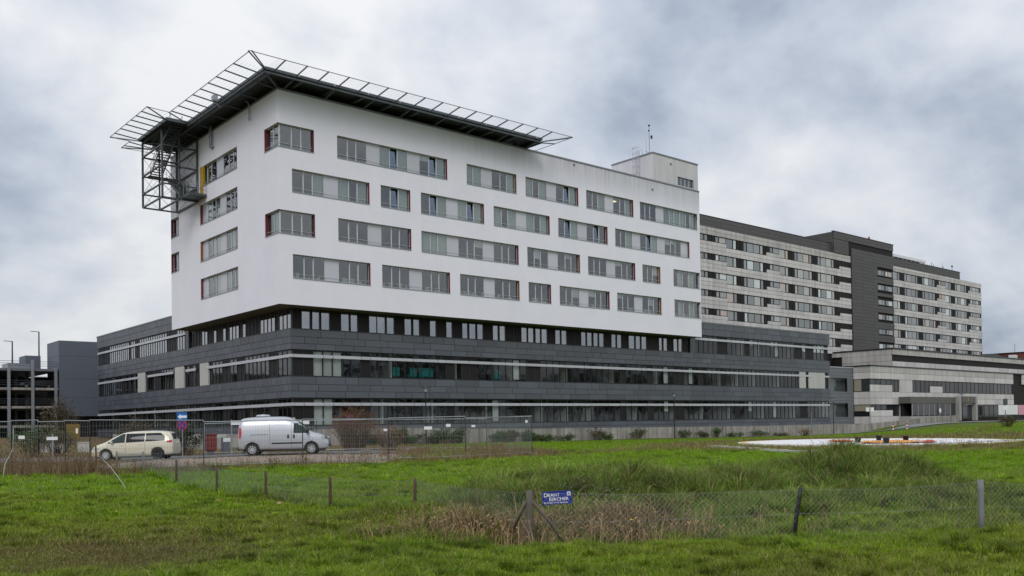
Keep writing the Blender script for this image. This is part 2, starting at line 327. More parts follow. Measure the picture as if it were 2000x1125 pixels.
def colour(Z, r, ground=False):
    """albedo per blade (r: random 0..1 per blade)"""
    n = r.size; t = Z['t']; o1 = lambda v: v[:,None]
    far = np.clip((t-19)/14, 0, 1)
    c = GREEN[None]*(1-o1(far))+LAWN[None]*o1(far)
    k = np.clip((Z['n2']-.45)*2.2, 0, 1)*.5*(1-.5*far); c = c*(1-o1(k))+DARKG[None]*o1(k)
    k = np.clip((Z['n1']-.5)*2, 0, 1)*.35*(1-far); c = c*(1-o1(k))+GREY[None]*o1(k)
    k = np.clip((.58-Z['n1'])*3.2, 0, 1)*(.25+.5*Z['n3'])*.75*(1-.5*far); c = c*(1-o1(k))+MOSS[None]*o1(k)
    k = Z['mound']*.6; c = c*(1-o1(k))+(GREY[None]*o1(.55+.9*Z['n3']))*o1(k)
    k = Z['mound']*np.clip((Z['n2']-.55)*3, 0, 1)*.7; c = c*(1-o1(k))+DARKG[None]*o1(k)
    k = (((r*5.9) % 1.0) < Z['mound']*.16)*.8; c = c*(1-o1(k))+STRAW[None]*.8*o1(k)
    k = np.clip(Z['worn'], 0, 1)*.75; c = c*(1-o1(k))+MOSS[None]*o1(k)
    k = (r < Z['worn']*.55)*.85; c = c*(1-o1(k))+DIRT[None]*o1(k)
    q = (r*7.13) % 1.0
    k = (q < Z['straw']*1.15)*.95; c = c*(1-o1(k))+STRAW[None]*o1(k)*(.30+.85*o1((r*31.7) % 1))
    k = (q < Z['weeds'])*.92; c = c*(1-o1(k))+(BROWN[None]*(1-.45*o1((r*13.3) % 1))+STRAW[None]*.45*o1((r*13.3) % 1))*o1(k)
    k = (q < .13)*.75; c = c*(1-o1(k))+STRAW[None]*o1(k)
    if ground: c = c*.32+DIRT[None]*.22  # soil colour darkened so the gaps between blades read as shade
    else: c = c*(.55+.90*o1((r*3.77) % 1))
    return np.clip(c, 0, 1)
def vcol_mat(name, rough=.7, trans=0.0, noise=.25, nscale=6):
    m = bpy.data.materials.new(name); m.use_nodes = True; t = m.node_tree; n = t.nodes; l = t.links; b = n['Principled BSDF']
    a = n.new('ShaderNodeAttribute'); a.attribute_name = 'col'
    g = n.new('ShaderNodeNewGeometry'); no = n.new('ShaderNodeTexNoise'); no.inputs['Scale'].default_value = nscale; no.inputs['Detail'].default_value = 6; l.new(g.outputs['Position'], no.inputs['Vector'])
    ma = n.new('ShaderNodeMath'); ma.operation = 'MULTIPLY_ADD'; ma.inputs[1].default_value = 2*noise; ma.inputs[2].default_value = 1-noise; l.new(no.outputs['Fac'], ma.inputs[0])
    v = n.new('ShaderNodeVectorMath'); v.operation = 'SCALE'; l.new(a.outputs['Color'], v.inputs[0]); l.new(ma.outputs[0], v.inputs['Scale']); l.new(v.outputs[0], b.inputs['Base Color'])
    b.inputs['Roughness'].default_value = rough; b.inputs['Specular IOR Level'].default_value = .12
    if trans:
        tl = n.new('ShaderNodeBsdfTranslucent'); l.new(v.outputs[0], tl.inputs[0]); mx = n.new('ShaderNodeMixShader'); mx.inputs[0].default_value = trans
        l.new(b.outputs[0], mx.inputs[1]); l.new(tl.outputs[0], mx.inputs[2]); l.new(mx.outputs[0], n['Material Output'].inputs[0])
    else:
        bp = n.new('ShaderNodeBump'); bp.inputs['Strength'].default_value = .6; bp.inputs['Distance'].default_value = .06; l.new(no.outputs['Fac'], bp.inputs['Height']); l.new(bp.outputs[0], b.inputs['Normal'])
    return m
def np_mesh(name, v, faces_flat, sizes, mat_, colr=None):
    me = bpy.data.meshes.new(name); me.vertices.add(len(v)); me.vertices.foreach_set('co', v.astype(np.float32).ravel())
    me.loops.add(len(faces_flat)); me.loops.foreach_set('vertex_index', faces_flat.astype(np.int32))
    me.polygons.add(len(sizes)); st_ = np.r_[0, np.cumsum(sizes)[:-1]].astype(np.int32)
    me.polygons.foreach_set('loop_start', st_)
    if colr is not None:
        a = me.attributes.new('col', 'FLOAT_COLOR', 'POINT'); a.data.foreach_set('color', np.c_[colr, np.ones(len(colr))].astype(np.float32).ravel())
    me.update(); me.validate(); me.materials.append(mat_); return me
# ground: one sheet, fine near the camera, out to the horizon
_r = np.r_[0.3, np.geomspace(3, 60, 190), np.geomspace(61, 180, 110), np.geomspace(190, 3000, 25)]; na = 420
_a = np.linspace(0, 2*np.pi, na, endpoint=False)
# crowd the rays into the field of view
_a = _a + .62*np.sin(_a)*(-1)
gx = CAM.x + _r[:,None]*np.sin(YAW+_a[None]); gy = CAM.y + _r[:,None]*np.cos(YAW+_a[None]); gz = H(gx, gy)
v = np.c_[gx.ravel(), gy.ravel(), gz.ravel()]
i = np.arange(len(_r)-1)[:,None]*na; j = np.arange(na)[None]; j2 = (j+1) % na
q = np.stack([i+j, i+j2, i+na+j2, i+na+j], -1).reshape(-1, 4)
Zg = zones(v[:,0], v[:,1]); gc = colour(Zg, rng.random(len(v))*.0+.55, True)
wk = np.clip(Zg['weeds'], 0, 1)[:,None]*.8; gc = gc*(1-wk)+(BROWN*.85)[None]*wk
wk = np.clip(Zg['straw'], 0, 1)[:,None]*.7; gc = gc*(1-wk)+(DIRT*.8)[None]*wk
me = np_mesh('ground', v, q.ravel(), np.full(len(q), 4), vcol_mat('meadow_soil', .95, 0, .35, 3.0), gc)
me.polygons.foreach_set('use_smooth', [True]*len(me.polygons))
ground = tag(link('ground', me), kind='structure')
def sheet(name, m, pts_uv, f, nu, nv, off):
    """sheet of nu x nv cells following the terrain; f(u,v)->(x,y)"""
    vv = []; ff = []
    for a in range(nu+1):
        for b in range(nv+1): vv.append(f(a/nu, b/nv))
    vv = np.array(vv); z = H(vv[:,0], vv[:,1])+off
    for a in range(nu):
        for b in range(nv):
            k = a*(nv+1)+b; ff.append((k, k+nv+1, k+nv+2, k+1))
    me = bpy.data.meshes.new(name); me.from_pydata(np.c_[vv, z].tolist(), [], ff); me.materials.append(m)
    me.polygons.foreach_set('use_smooth', [True]*len(ff))
    return tag(link(name, me), kind='structure')
M['gravel'] = mat('gravel', (.24, .19, .155), .95, .45, 7, bump=.9, bscale=12, detail=8)
def lotf(u, v):
    s = -21.5+u*15.3; t = 40.3+v*8.2; e = .5*math.sin(u*23)+.35*math.sin(u*57)
    p = P(s+(v-.5)*1.5, t+(e if v in (0., 1.) else 0)); return (p.x, p.y)
sheet('gravel_lot', M['gravel'], None, lotf, 90, 50, .03)
def roadf(u, v):
    p = P(-34+u*26.5-(v*3), 49.2+v*11); return (p.x, p.y)
sheet('access_road', M['asphalt'], None, roadf, 70, 40, .035)
M['path'] = mat('asphalt_sky_sheen', (.20, .205, .215), .85, .15, 1.5, bump=.1, bscale=30)  # base colour lifted to stand in for sky reflected off the asphalt
_cl = [(66,-2.2,2.0),(78,-4.6,3.4),(92,-5.6,3.8),(106,-6.6,4.2),(122,-8.2,5),(145,-11.5,6),(175,-16,7)]
def pathf(u, v):
    k = u*(len(_cl)-1); i = min(int(k), len(_cl)-2); f = k-i; a, b = _cl[i], _cl[i+1]
    x = a[0]+(b[0]-a[0])*f; y = a[1]+(b[1]-a[1])*f; w = a[2]+(b[2]-a[2])*f
    return (x, y+(v-.5)*w)
sheet('footpath', M['path'], None, pathf, 80, 8, .09)

# ------------------------------------------------------------------ grass
def blades(name, n_try, t0, t1, wid, hgt, dens, mat_, segs=2, smax=.70, tus=0):
    """grass between distances t0..t1; dens(Z)->keep prob, hgt(Z,r)->height"""
    t = np.sqrt(rng.random(n_try)*(t1*t1-t0*t0)+t0*t0); s = (rng.random(n_try)*2-1)*t*smax
    x = CAM.x+RT.x*s+FW.x*t; y = CAM.y+RT.y*s+FW.y*t
    Z = zones(x, y); keep = rng.random(n_try) < dens(Z, x, y)
    x = x[keep]; y = y[keep]; Z = {k: v[keep] for k, v in Z.items()}; n = x.size
    z = H(x, y); r = rng.random(n); h = hgt(Z, r)*(.55+.75*rng.random(n)); w = wid*(.6+.8*rng.random(n))*(1+.6*(Z['straw'] > .4))
    # tussocks: part of the blades gathers round clump centres and leans outward
    la = rng.random(n)*2*np.pi
    if tus:
        cell = tus; gx_ = np.floor(x/cell); gy_ = np.floor(y/cell)
        hsh = np.modf(np.abs(np.sin(gx_*127.1+gy_*311.7)*43758.5453))[0]; hs2 = np.modf(np.abs(np.sin(gx_*269.5+gy_*183.3)*43758.5453))[0]; hs3 = np.modf(np.abs(np.sin(gx_*419.2+gy_*371.9)*43758.5453))[0]
        tc_ = (hsh < .42) & (rng.random(n) < .75) & (Z['worn'] < .5)
        cxx = (gx_+.25+.5*hs2)*cell; cyy = (gy_+.25+.5*hs3)*cell; rr_ = np.abs(rng.normal(0, .13, n))*cell*1.5; aa = rng.random(n)*2*np.pi
        x = np.where(tc_, cxx+rr_*np.cos(aa), x); y = np.where(tc_, cyy+rr_*np.sin(aa), y); z = H(x, y); la = np.where(tc_, aa+rng.normal(0, .4, n), la)
        h = np.where(tc_, h*(1.08+.75*hs2), h); r = np.where(tc_, np.clip(r*.6+.4*hs3, 0, 1), r)
        tint = np.where(tc_, .55+.75*hs3, 1.0)
    else: tint = np.ones(n)
    az = rng.random(n)*2*np.pi; lean = (.25+.95*rng.random(n)**1.2)*h*(1+.5*Z['straw']+.5*Z['mound'])
    px = np.cos(az)*w/2; py = np.sin(az)*w/2; lx = np.cos(la)*lean; ly = np.sin(la)*lean
    b = np.stack([x, y, z-.015], -1); side = np.stack([px, py, np.zeros(n)], -1)
    tip = np.stack([x+lx, y+ly, z+h*(1-.45*rng.random(n))], -1)
    c = colour(Z, r)*tint[:,None]
    if segs == 1:
        V = np.stack([b-side, b+side, tip], 1).reshape(-1, 3); F = np.arange(3*n); S = np.full(n, 3); cc = np.repeat(c, 3, 0)
    else:
        mid = np.stack([x+lx*.33, y+ly*.33, z+h*.62], -1)
        V = np.stack([b-side, b+side, mid+side*.75, mid-side*.75, tip], 1).reshape(-1, 3); k = np.arange(n)[:,None]*5
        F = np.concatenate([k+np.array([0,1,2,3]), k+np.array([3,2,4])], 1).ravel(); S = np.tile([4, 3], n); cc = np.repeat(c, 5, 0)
        cc[0::5] *= .75; cc[1::5] *= .75  # blade roots darkened: shade between the blades put into the colour
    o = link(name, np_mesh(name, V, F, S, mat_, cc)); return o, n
M['blade_grass'] = vcol_mat('grass_blades', .6, .3, .18, 1.2)
def base_h(Z, r):
    return (.075+.05*Z['n2']+.10*np.clip(Z['n3']-.55, 0, 1)*2*Z['n2'])*(1-.62*Z['worn'])
def h_near(Z, r): return base_h(Z, r)+.19*Z['straw']+.18*Z['mound']+.16*Z['fl']*Z['n2']
def h_mid(Z, r): return .085+.05*Z['n2']+.22*Z['mound']*(.4+Z['n3'])+.22*Z['straw']+.25*Z['fl']*Z['n2']+.22*Z['weeds']*Z['n3']
def noroad(x, y, Z):
    s, t = Z['s'], Z['t']
    lot = (t > 40.0+.8*Z['n2']) & (t < 47.6+1.6*Z['n3']) & (s > -22.6) & (s < -6.8); road = (t > 49.0) & (t < 60.5) & (s < -7.2)
    pad = np.hypot(x-26.4, y+39.2) < 9.35
    return ~(lot | road | pad)
def d_near(Z, x, y): return (.62+.38*Z['n2'])*(1-.35*Z['worn'])
def d_mid(Z, x, y): return noroad(x, y, Z)*(.6+.4*Z['n2'])*np.where((Z['s'] < -7) & (Z['t'] > 47), .25, 1)
tot_b = 0
for nm, args in (('meadow_grass', (400000, 6.5, 15.5, .0085, h_near, d_near, M['blade_grass'], 2, .70, .34)),
                 ('meadow_grass', (330000, 15.5, 27, .013, h_mid, d_mid, M['blade_grass'], 2, .70, .5)),
                 ('meadow_grass', (330000, 27, 52, .028, h_mid, d_mid, M['blade_grass'], 1, .70, .9)),
                 ('meadow_grass', (220000, 52, 95, .06, lambda Z, r: .09+.05*Z['n2']+.22*Z['weeds']*Z['n3'], d_mid, M['blade_grass'], 1))):
    o, n = blades(nm, *args); tot_b += n
    tag(o, {6.5: 'green meadow grass and straw in the foreground up to the wire fence', 15.5: 'tall grass on the ditch and mound behind the fence', 27: 'bright green lawn between the mound and the mesh panels', 52: 'distant lawn and brown weeds round the landing pad'}[args[1]], 'grass', kind='stuff')
# tall dry weeds along the mesh panels and bramble stalks in the ditch
def stalks(name, spots, mat_, label, cat):
    mb = MB()
    for x, y, h, k in spots:
        z = hz(x, y)
        for _ in range(k):
            a = random.random()*6.28; l = random.uniform(.05, .38)*h; hh = h*random.uniform(.5, 1.1); bx = x+random.uniform(-.25, .25); by = y+random.uniform(-.25, .25)
            p0 = (bx, by, z-.02); p1 = (bx+math.cos(a)*l*.4, by+math.sin(a)*l*.4, z+hh*.6); p2 = (bx+math.cos(a)*l, by+math.sin(a)*l, z+hh)
            mb.tube([p0, p1, p2], .008, 3, False, .003)
            for _ in range(3):
                f = random.uniform(.5, 1); c = Vector(p1).lerp(Vector(p2), f); e = Vector((random.uniform(-.06,.06), random.uniform(-.06,.06), random.uniform(.0,.08)))
                mb.add((c, c+e, c+e*.5+Vector((random.uniform(-.02,.02), random.uniform(-.02,.02), .02))), ((0,1,2),))
    return tag(mb.build(name, mat_), label, cat, kind='stuff')
M['weed'] = mat('dry_weed_stalks', (.17, .115, .065), .9, .4, 3, rnd=.4)
sp = []
def along(a, b, n, w, h, k):
    for i in range(n):
        f = random.random(); sp.append((a[0]+(b[0]-a[0])*f+random.gauss(0, w), a[1]+(b[1]-a[1])*f+random.gauss(0, w), h*random.uniform(.5, 1.15), k))
along((-30,-24.5),(-23.6,-33.6), 230, .6, 1.0, 8); along((-26.5,-31.5),(-23.2,-34.4), 90, .35, .8, 7); along((-23.6,-33.4),(-19.2,-33.9), 34, .5, .55, 5); along((-19.2,-33.9),(-15.4,-35.0), 34, .5, .5, 5)
along((-15.4,-35),(-3.7,-36.6), 90, .7, .5, 5); along((-11,-33),(0,-28), 150, 1.6, .55, 6); along((-3.7,-36.5),(1.5,-26.3), 60, .5, .5, 6)
stalks('weeds', sp, M['weed'], 'brown dried weeds standing along the mesh fence panels', 'weeds')
sp = []; along((14,-42),(30,-47), 60, 1.2, .42, 4); along((12,-45),(24,-48.5), 40, .8, .4, 4)
stalks('weeds', sp, M['weed'], 'sparse dry weeds in front of the round landing pad', 'weeds')
M['strawstalk'] = mat('straw_stalks', (.30, .205, .11), .9, .35, 3, rnd=.55)
sp = []; along((-24.6,-57.6),(-20.4,-59.9), 150, .7, .55, 5); along((-21,-59.2),(-17.5,-61.4), 26, .5, .4, 4)
stalks('dry_stalks', sp, M['strawstalk'], 'straw coloured bent stalks in the ditch around the corner post', 'dry stalks')
# ------------------------------------------------------------------ hospital: white block on a slate base
HB = thing('hospital_building', (1.8, 1.7, 0), 'large white rendered hospital block cantilevered over dark slate storeys', 'hospital')
def mr(u, d, z): return (u, d, z)          # facade facing -Y : u along X, d inward
def ml(u, d, z): return (d, u, z)          # facade facing -X : u along Y
def mbx(mb, m, u0, u1, d0, d1, z0, z1):
    a = m(u0, d0, z0); b = m(u1, d1, z1)
    return mb.box(min(a[0],b[0]), max(a[0],b[0]), min(a[1],b[1]), max(a[1],b[1]), z0, z1)
def ubx(name, mt, m, u0, u1, d0, d1, z0, z1, parent):
    a = m(u0, d0, z0); b = m(u1, d1, z1)
    return ub(name, mt, min(a[0],b[0]), max(a[0],b[0]), min(a[1],b[1]), max(a[1],b[1]), z0, z1, parent)
def wall_cells(mb, m, U0, U1, Z0, Z1, ops, th):
    us = sorted({U0, U1} | {o[0] for o in ops} | {o[1] for o in ops}); zs = sorted({Z0, Z1} | {o[2] for o in ops} | {o[3] for o in ops})
    for k in range(len(zs)-1):
        run = None
        for i in range(len(us)-1):
            cu = (us[i]+us[i+1])/2; cz = (zs[k]+zs[k+1])/2
            hole = any(o[0] < cu < o[1] and o[2] < cz < o[3] for o in ops)
            if hole:
                if run is not None: mb.quad(m(run,0,zs[k]), m(us[i],0,zs[k]), m(us[i],0,zs[k+1]), m(run,0,zs[k+1])); run = None
            elif run is None: run = us[i]
        if run is not None: mb.quad(m(run,0,zs[k]), m(U1,0,zs[k]), m(U1,0,zs[k+1]), m(run,0,zs[k+1]))
    for u0, u1, z0, z1 in ops:   # head and sill returns
        mb.quad(m(u0,0,z1), m(u1,0,z1), m(u1,th,z1), m(u0,th,z1)); mb.quad(m(u0,0,z0), m(u1,0,z0), m(u1,th,z0), m(u0,th,z0))
ROW = {1: (14.67, 16.68), 2: (18.37, 20.35), 3: (22.03, 24.0), 4: (25.72, 27.7)}
RW = [(4, 5.6, 17.5, 'TPTPT', 'red'), (4, 19.86, 26.25, 'DPT', 'orange'), (4, 27.5, 35.1, 'TPT', 'red'), (4, 36.33, 43.95, 'TPT', 'red'), (4, 45.1, 55.6, 'TPTT', None),
      (3, 1.27, 8.82, 'TPT', 'red'), (3, 10.0, 13.2, 'T', 'red'), (3, 14.4, 21.95, 'TPT', 'red'), (3, 23.2, 30.8, 'TPT', 'red'), (3, 32.05, 39.6, 'TPT', 'red'), (3, 40.85, 54.0, 'TPTPTP', 'red'),
      (2, 5.62, 13.25, 'TPT', 'red'), (2, 14.4, 26.4, 'TPTPT', 'red'), (2, 27.6, 35.2, 'TPT', 'orange'), (2, 36.45, 44.1, 'TPT', 'red'), (2, 45.35, 48.5, 'T', 'orange'), (2, 50.9, 55.9, 'TD', None),
      (1, 1.27, 8.82, 'TPT', 'red'), (1, 10.05, 17.65, 'TPT', 'red'), (1, 18.87, 26.45, 'TPT', 'orange'), (1, 27.7, 30.85, 'T', 'red'), (1, 32.1, 39.75, 'TPT', 'red'), (1, 41.0, 48.6, 'TPT', 'orange'), (1, 51.0, 56.0, 'TD', None)]
CW = [(4, 0, 3.35), (2, 0, 3.37)]
LW = [(1, 8.4, 17.4, 'TPTP', 'red'), (2, 8.4, 17.4, 'TPTP', 'orange'), (3, 8.4, 17.4, 'TPTP', 'red'), (4, 8.4, 17.4, 'TPT', 'yellow'), (2, 23.3, 25.6, 'D', 'red'), (3, 23.3, 25.6, 'D', 'red')]
TH = .24
M['blind_w'] = mat('pale_roller_blind', (.62, .61, .60), .8, .05, rnd=.15)
# curtains and opened casements as the photo shows them: (row, start u, pane index)
OPEN = {(4,5.6,4),(4,5.6,7),(4,27.5,4),(3,10.0,1),(3,14.4,1),(3,14.4,4),(3,32.05,1),(3,32.05,4),(3,40.85,4)}
CURT = {(4,5.6,3),(4,5.6,5),(4,5.6,8),(4,19.86,0),(4,19.86,1),(4,19.86,4),(4,27.5,0),(4,27.5,2),(4,27.5,5),(4,36.33,2),(4,36.33,5),(4,45.1,3),(4,45.1,4),(4,45.1,5),(4,45.1,6),(4,45.1,8),
        (3,1.27,2),(3,1.27,5),(3,1.27,3),(3,10.0,2),(3,14.4,2),(3,14.4,3),(3,14.4,5),(3,23.2,0),(3,23.2,2),(3,23.2,3),(3,23.2,5),(3,32.05,2),(3,40.85,2),(3,40.85,5),
        (2,14.4,0),(2,14.4,1),(2,14.4,2),(2,50.9,3),(2,50.9,1),(1,51.0,1),(1,51.0,3)}
M['lamp_on'] = bpy.data.materials.new('warm_room_lamp'); M['lamp_on'].use_nodes = True; _b = M['lamp_on'].node_tree.nodes['Principled BSDF']; _b.inputs['Emission Color'].default_value = (1, .78, .42, 1); _b.inputs['Emission Strength'].default_value = 2.2
def curtain(m, u0, u1, z0, z1, d, full, parent):
    mb = MB(); n = 20; w = u1-u0; a0 = u0 if not full else u0; rows = []
    for z, k in ((z0+.1, 1.0), (z1-.03, 1.0)):
        rows.append([m(a0+w*i/n, d+.05*math.sin(i*1.9)+.02*math.sin(i*5), z) for i in range(n+1)])
    vs = rows[0]+rows[1]; mb.add(vs, [(i, i+1, n+2+i, n+1+i) for i in range(n)])
    return mb.build('curtain', M['curtain'], parent)
def window(m, row, u0, u1, seq, reveal, corner=None, side=1):
    cr = .34 if corner else 0
    z0, z1 = ROW[row]; fr = MB(); unit = {'T': 3.02, 'P': 1.28, 'D': 1.92}
    a0, a1 = u0, u1
    if reveal: a0 += .03; a1 -= .03
    tw = sum(unit[c] for c in seq); sc = (a1-a0)/tw
    if corner: a0 += TH
    d = TH; u = a0; sc = (a1-a0)/tw; panes = []; pans = []
    mbx(fr, m, a0, a1, d, d+.07, z0, z0+.07); mbx(fr, m, a0, a1, d, d+.07, z1-.06, z1)
    edges = [a0]
    for c in seq:
        w = unit[c]*sc
        if c == 'P': pans.append((u, u+w)); u += w; edges.append(u); continue
        ws = (.36, .28, .36) if c == 'T' else (.46, .54)
        for k in ws: panes.append((u, u+w*k)); u += w*k; edges.append(u)
    for i, e_ in enumerate(edges):
        h = .055 if 0 < i < len(edges)-1 else .035
        mbx(fr, m, max(e_-h, a0), min(e_+h, a1), d, d+.08, z0+.07, z1-.06)
    for y_ in (z0+.36,): mbx(fr, m, a0, a1, d-.10, d-.075, y_-.012, y_+.012)
    for e_ in edges[::3]: mbx(fr, m, min(max(e_-.012, a0), a1-.024), min(max(e_+.012, a0+.024), a1), d-.075, d, z0+.34, z0+.38)
    w_ = fr.build('window', M['frame'], HB)
    ubx('window_sill', M['sill'], m, u0, u1, -.05, d-.002, z0-.05, z0+.002, w_)
    if reveal:
        rm = M[reveal]
        ubx('side_reveal', rm, m, u1-.028, u1-.001, -.004, d+.08, z0+.003, z1-.003, w_)
        ubx('side_reveal', rm if side else M['frame'], m, u0+.001, u0+.028, -.004, d+.08, z0+.003, z1-.003, w_)
    for a, b in pans: ubx('infill_panel', M['panel'], m, a+.05, b-.05, d+.01, d+.05, z0+.07, z1-.06, w_)
    for i, (a, b) in enumerate(panes):
        op = (row, u0, i) in OPEN and m is mr
        g = ubx('pane', M['glass_open' if op else 'glass'], m, a+.05, b-.05, d+.03, d+.045, z0+.07, z1-.06, w_)
        if op:
            g.rotation_euler = (R(-5), 0, 0); g.location.y += .10
        if m is mr and not op and (row, u0, i) not in CURT and random.random() < .16:
            fb = random.choice((.25, .35, .5)); ubx('blind', M['blind_w'], m, a+.05, b-.05, d+.08, d+.09, z1-.06-(z1-z0)*fb, z1-.06, w_)
        cz = ((row, u0, i) in CURT and m is mr) or (m is ml and random.random() < .35)
        if cz: curtain(m, a+.02, b-.02, z0, z1, d+.14, True, w_)
    # the room behind
    rb = MB(); D = 4.2; v0 = u0+cr
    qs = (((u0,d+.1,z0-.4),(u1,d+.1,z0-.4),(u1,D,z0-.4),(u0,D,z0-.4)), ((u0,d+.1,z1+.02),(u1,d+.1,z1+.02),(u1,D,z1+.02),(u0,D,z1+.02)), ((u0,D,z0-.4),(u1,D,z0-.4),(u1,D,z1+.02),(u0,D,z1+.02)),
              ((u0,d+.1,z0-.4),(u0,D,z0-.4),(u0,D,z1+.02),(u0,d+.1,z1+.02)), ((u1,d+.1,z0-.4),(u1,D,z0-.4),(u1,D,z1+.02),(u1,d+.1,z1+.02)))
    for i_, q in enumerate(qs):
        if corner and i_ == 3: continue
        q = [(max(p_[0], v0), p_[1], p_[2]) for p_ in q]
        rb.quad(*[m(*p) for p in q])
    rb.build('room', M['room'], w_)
    if row == 1 and m is mr:      # things standing on the window boards
        cl = MB(); q = u0+.3
        while q < u1-.4:
            ww = random.uniform(.08, .35); hh = random.uniform(.1, .5); mbx(cl, m, q, q+ww, d+.35, d+.6, z0, z0+hh+.1); q += ww+random.uniform(.05, .9)
        tag(cl.build('window_clutter', M['room_light'], w_), kind='stuff')
    if (row, u0) in ((4, 36.33), (3, 40.85)):
        k = u0+(5.4 if row == 4 else 9.8); ubx('ceiling_lamp', M['lamp_on'], m, k, k+.9, d+1.2, d+1.5, z1-.12, z1-.06, w_)
    return w_
W1, W2, ZB, ZT = 56.1, 25.6, 12.35, 30.5
opsR = [(a, b, *ROW[r]) for r, a, b, *_ in RW]+[(a, b, *ROW[r]) for r, a, b in CW]
opsL = [(a, b, *ROW[r]) for r, a, b, *_ in LW]+[(0, 2.6, *ROW[4]), (0, 2.6, *ROW[2])]
wl = MB(); wall_cells(wl, mr, 0, W1, ZB, ZT, opsR, TH); wall_cells(wl, ml, 0, W2, ZB, ZT, opsL, TH)
wl.quad((W1,0,ZB),(W1,W2,ZB),(W1,W2,ZT),(W1,0,ZT)); wl.quad((0,W2,ZB),(W1,W2,ZB),(W1,W2,ZT),(0,W2,ZT)); wl.quad((0,0,ZT-.4),(W1,0,ZT-.4),(W1,W2,ZT-.4),(0,W2,ZT-.4))
wl.build('wall', M['stucco'], HB)
ub('soffit', M['soffit'], .02, W1-.02, .02, W2-.02, ZB+.004, ZB+.06, HB)
for r, a, b, s, rv in RW: window(mr, r, a, b, s, rv)
for r, a, b, s, rv in LW: window(ml, r, a, b, s, rv)
for r in (4, 2):
    window(mr, r, 0, 3.36, 'T', None, True); window(ml, r, 0, 2.6, 'D', None, True)
    z0, z1 = ROW[r]; ub('corner_post', M['frame'], TH-.03, TH+.07, TH-.03, TH+.07, z0+.01, z1-.01, HB)
    ub('side_reveal', M['red'], 3.325, 3.356, -.004, TH+.1, z0+.004, z1-.004, HB); ub('side_reveal', M['red'], -.004, TH+.1, 2.565, 2.596, z0+.004, z1-.004, HB)
cp = MB(); cp.box(-.06, W1, -.06, .30, ZT, ZT+.16); cp.box(-.06, .30, .30, W2+.06, ZT, ZT+.16); cp.box(W1-.3, W1+.05, .30, W2+.06, ZT, ZT+.155); cp.box(.3, W1-.3, W2-.25, W2+.06, ZT, ZT+.158)
cp.build('parapet_cap', M['cap'], HB)
# yellow escape door behind the stair landing
ub('escape_door', M['yellow'], -.02, .1, 16.75, 17.35, 24.75, 27.7, HB)
ub('escape_door', M['yellow'], -.05, .16, 16.45, 16.74, 24.75, 27.66, HB)
# stair head on the roof
sh = MB(); wall_cells(sh, lambda u, d, z: (u, .32+d, z), 47.87, 56.3, 30.67, 34.0, [(52.4, 55.4, 30.9, 31.95)], .2)
sh.quad((47.87,.32,30.2),(47.87,7.1,30.2),(47.87,7.1,34.0),(47.87,.32,34.0)); sh.quad((56.3,.32,12.4),(56.3,7.1,12.4),(56.3,7.1,34.0),(56.3,.32,34.0)); sh.quad((47.87,7.1,30.2),(56.3,7.1,30.2),(56.3,7.1,34.0),(47.87,7.1,34.0)); sh.quad((47.87,.32,33.9),(56.3,.32,33.9),(56.3,7.1,33.9),(47.87,7.1,33.9))
sho = sh.build('stair_head', M['stucco_grey'], HB)
c2 = MB(); c2.box(47.8, 56.36, .26, .55, 34.0, 34.16); c2.box(47.8, 48.1, .55, 7.16, 34.0, 34.158); c2.box(56.06, 56.36, .55, 7.16, 34.0, 34.156); c2.build('parapet_cap', M['cap'], sho)
for k in range(4): ub('pane', M['glass'], 52.45+k*.75, 53.1+k*.75, .48, .5, 30.92, 31.93, sho)
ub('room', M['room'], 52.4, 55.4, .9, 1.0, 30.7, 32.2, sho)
for k in range(5): ub('mullion', M['frame'], 52.38+k*.745, 52.46+k*.745, .44, .52, 30.9, 31.95, sho)
# wall vents
for x, z in ((34.4, 30.1), (47.2, 29.4), (51.0, 33.2)): ub('wall_vent', M['cap'], x, x+.22, -.1 if z < 31 else .2, .02 if z < 31 else .34, z, z+.14, HB)
# drain pipes on the narrow front
dp = MB()
for y in (13.95, 14.3):
    dp.tube([(-.2, y, 31.0), (-.2, y, 29.2), (-.25, y-.05, 29.0), (-.1, y-.3, 28.85)], .09, 8)
dp.build('drain_pipe', M['steel_light'], HB); dp = MB(); dp.tube([(-.5,5.27,30.85),(-.2,5.27,30.7),(-.2,5.27,29.2)], .07, 8); dp.build('drain_pipe', M['steel_light'], HB)

# ---- slate base
AX, BY, UE, VE = 1.78, 1.67, 88.4, 59.4
def mrb(u, d, z): return (u, BY+d, z)
def mlb(u, d, z): return (AX+d, u, z)
core = MB()
core.box(6.5, UE-.3, 6.0, VE-.3, 0, 12.30)
for z0, z1 in ((-.6, 2.0), (4.5, 6.35), (8.72, 10.5)): core.box(AX+.1, UE-.1, BY+.1, VE-.1, z0, z1)
core.box(AX+.1, 30, W2+.02, VE-.1, 12.86, 14.36); core.box(AX+.1, 30, W2-1, VE-.1, 12.32, 12.34); core.box(W1+.05, UE-.1, BY+.1, 40, 12.86, 14.36); core.box(6.6, 30, W2+1, VE-.4, 12.3, 12.86); core.box(W1+1, UE-.4, 6.1, 40, 12.3, 12.86)
core.build('structure_core', M['joint'], HB)
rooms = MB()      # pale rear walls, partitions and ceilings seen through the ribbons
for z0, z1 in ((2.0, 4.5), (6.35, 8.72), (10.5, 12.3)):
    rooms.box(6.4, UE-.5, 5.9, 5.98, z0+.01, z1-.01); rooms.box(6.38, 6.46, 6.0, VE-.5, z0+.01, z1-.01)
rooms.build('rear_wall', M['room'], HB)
pt = MB(); pr_ = random.Random(3)
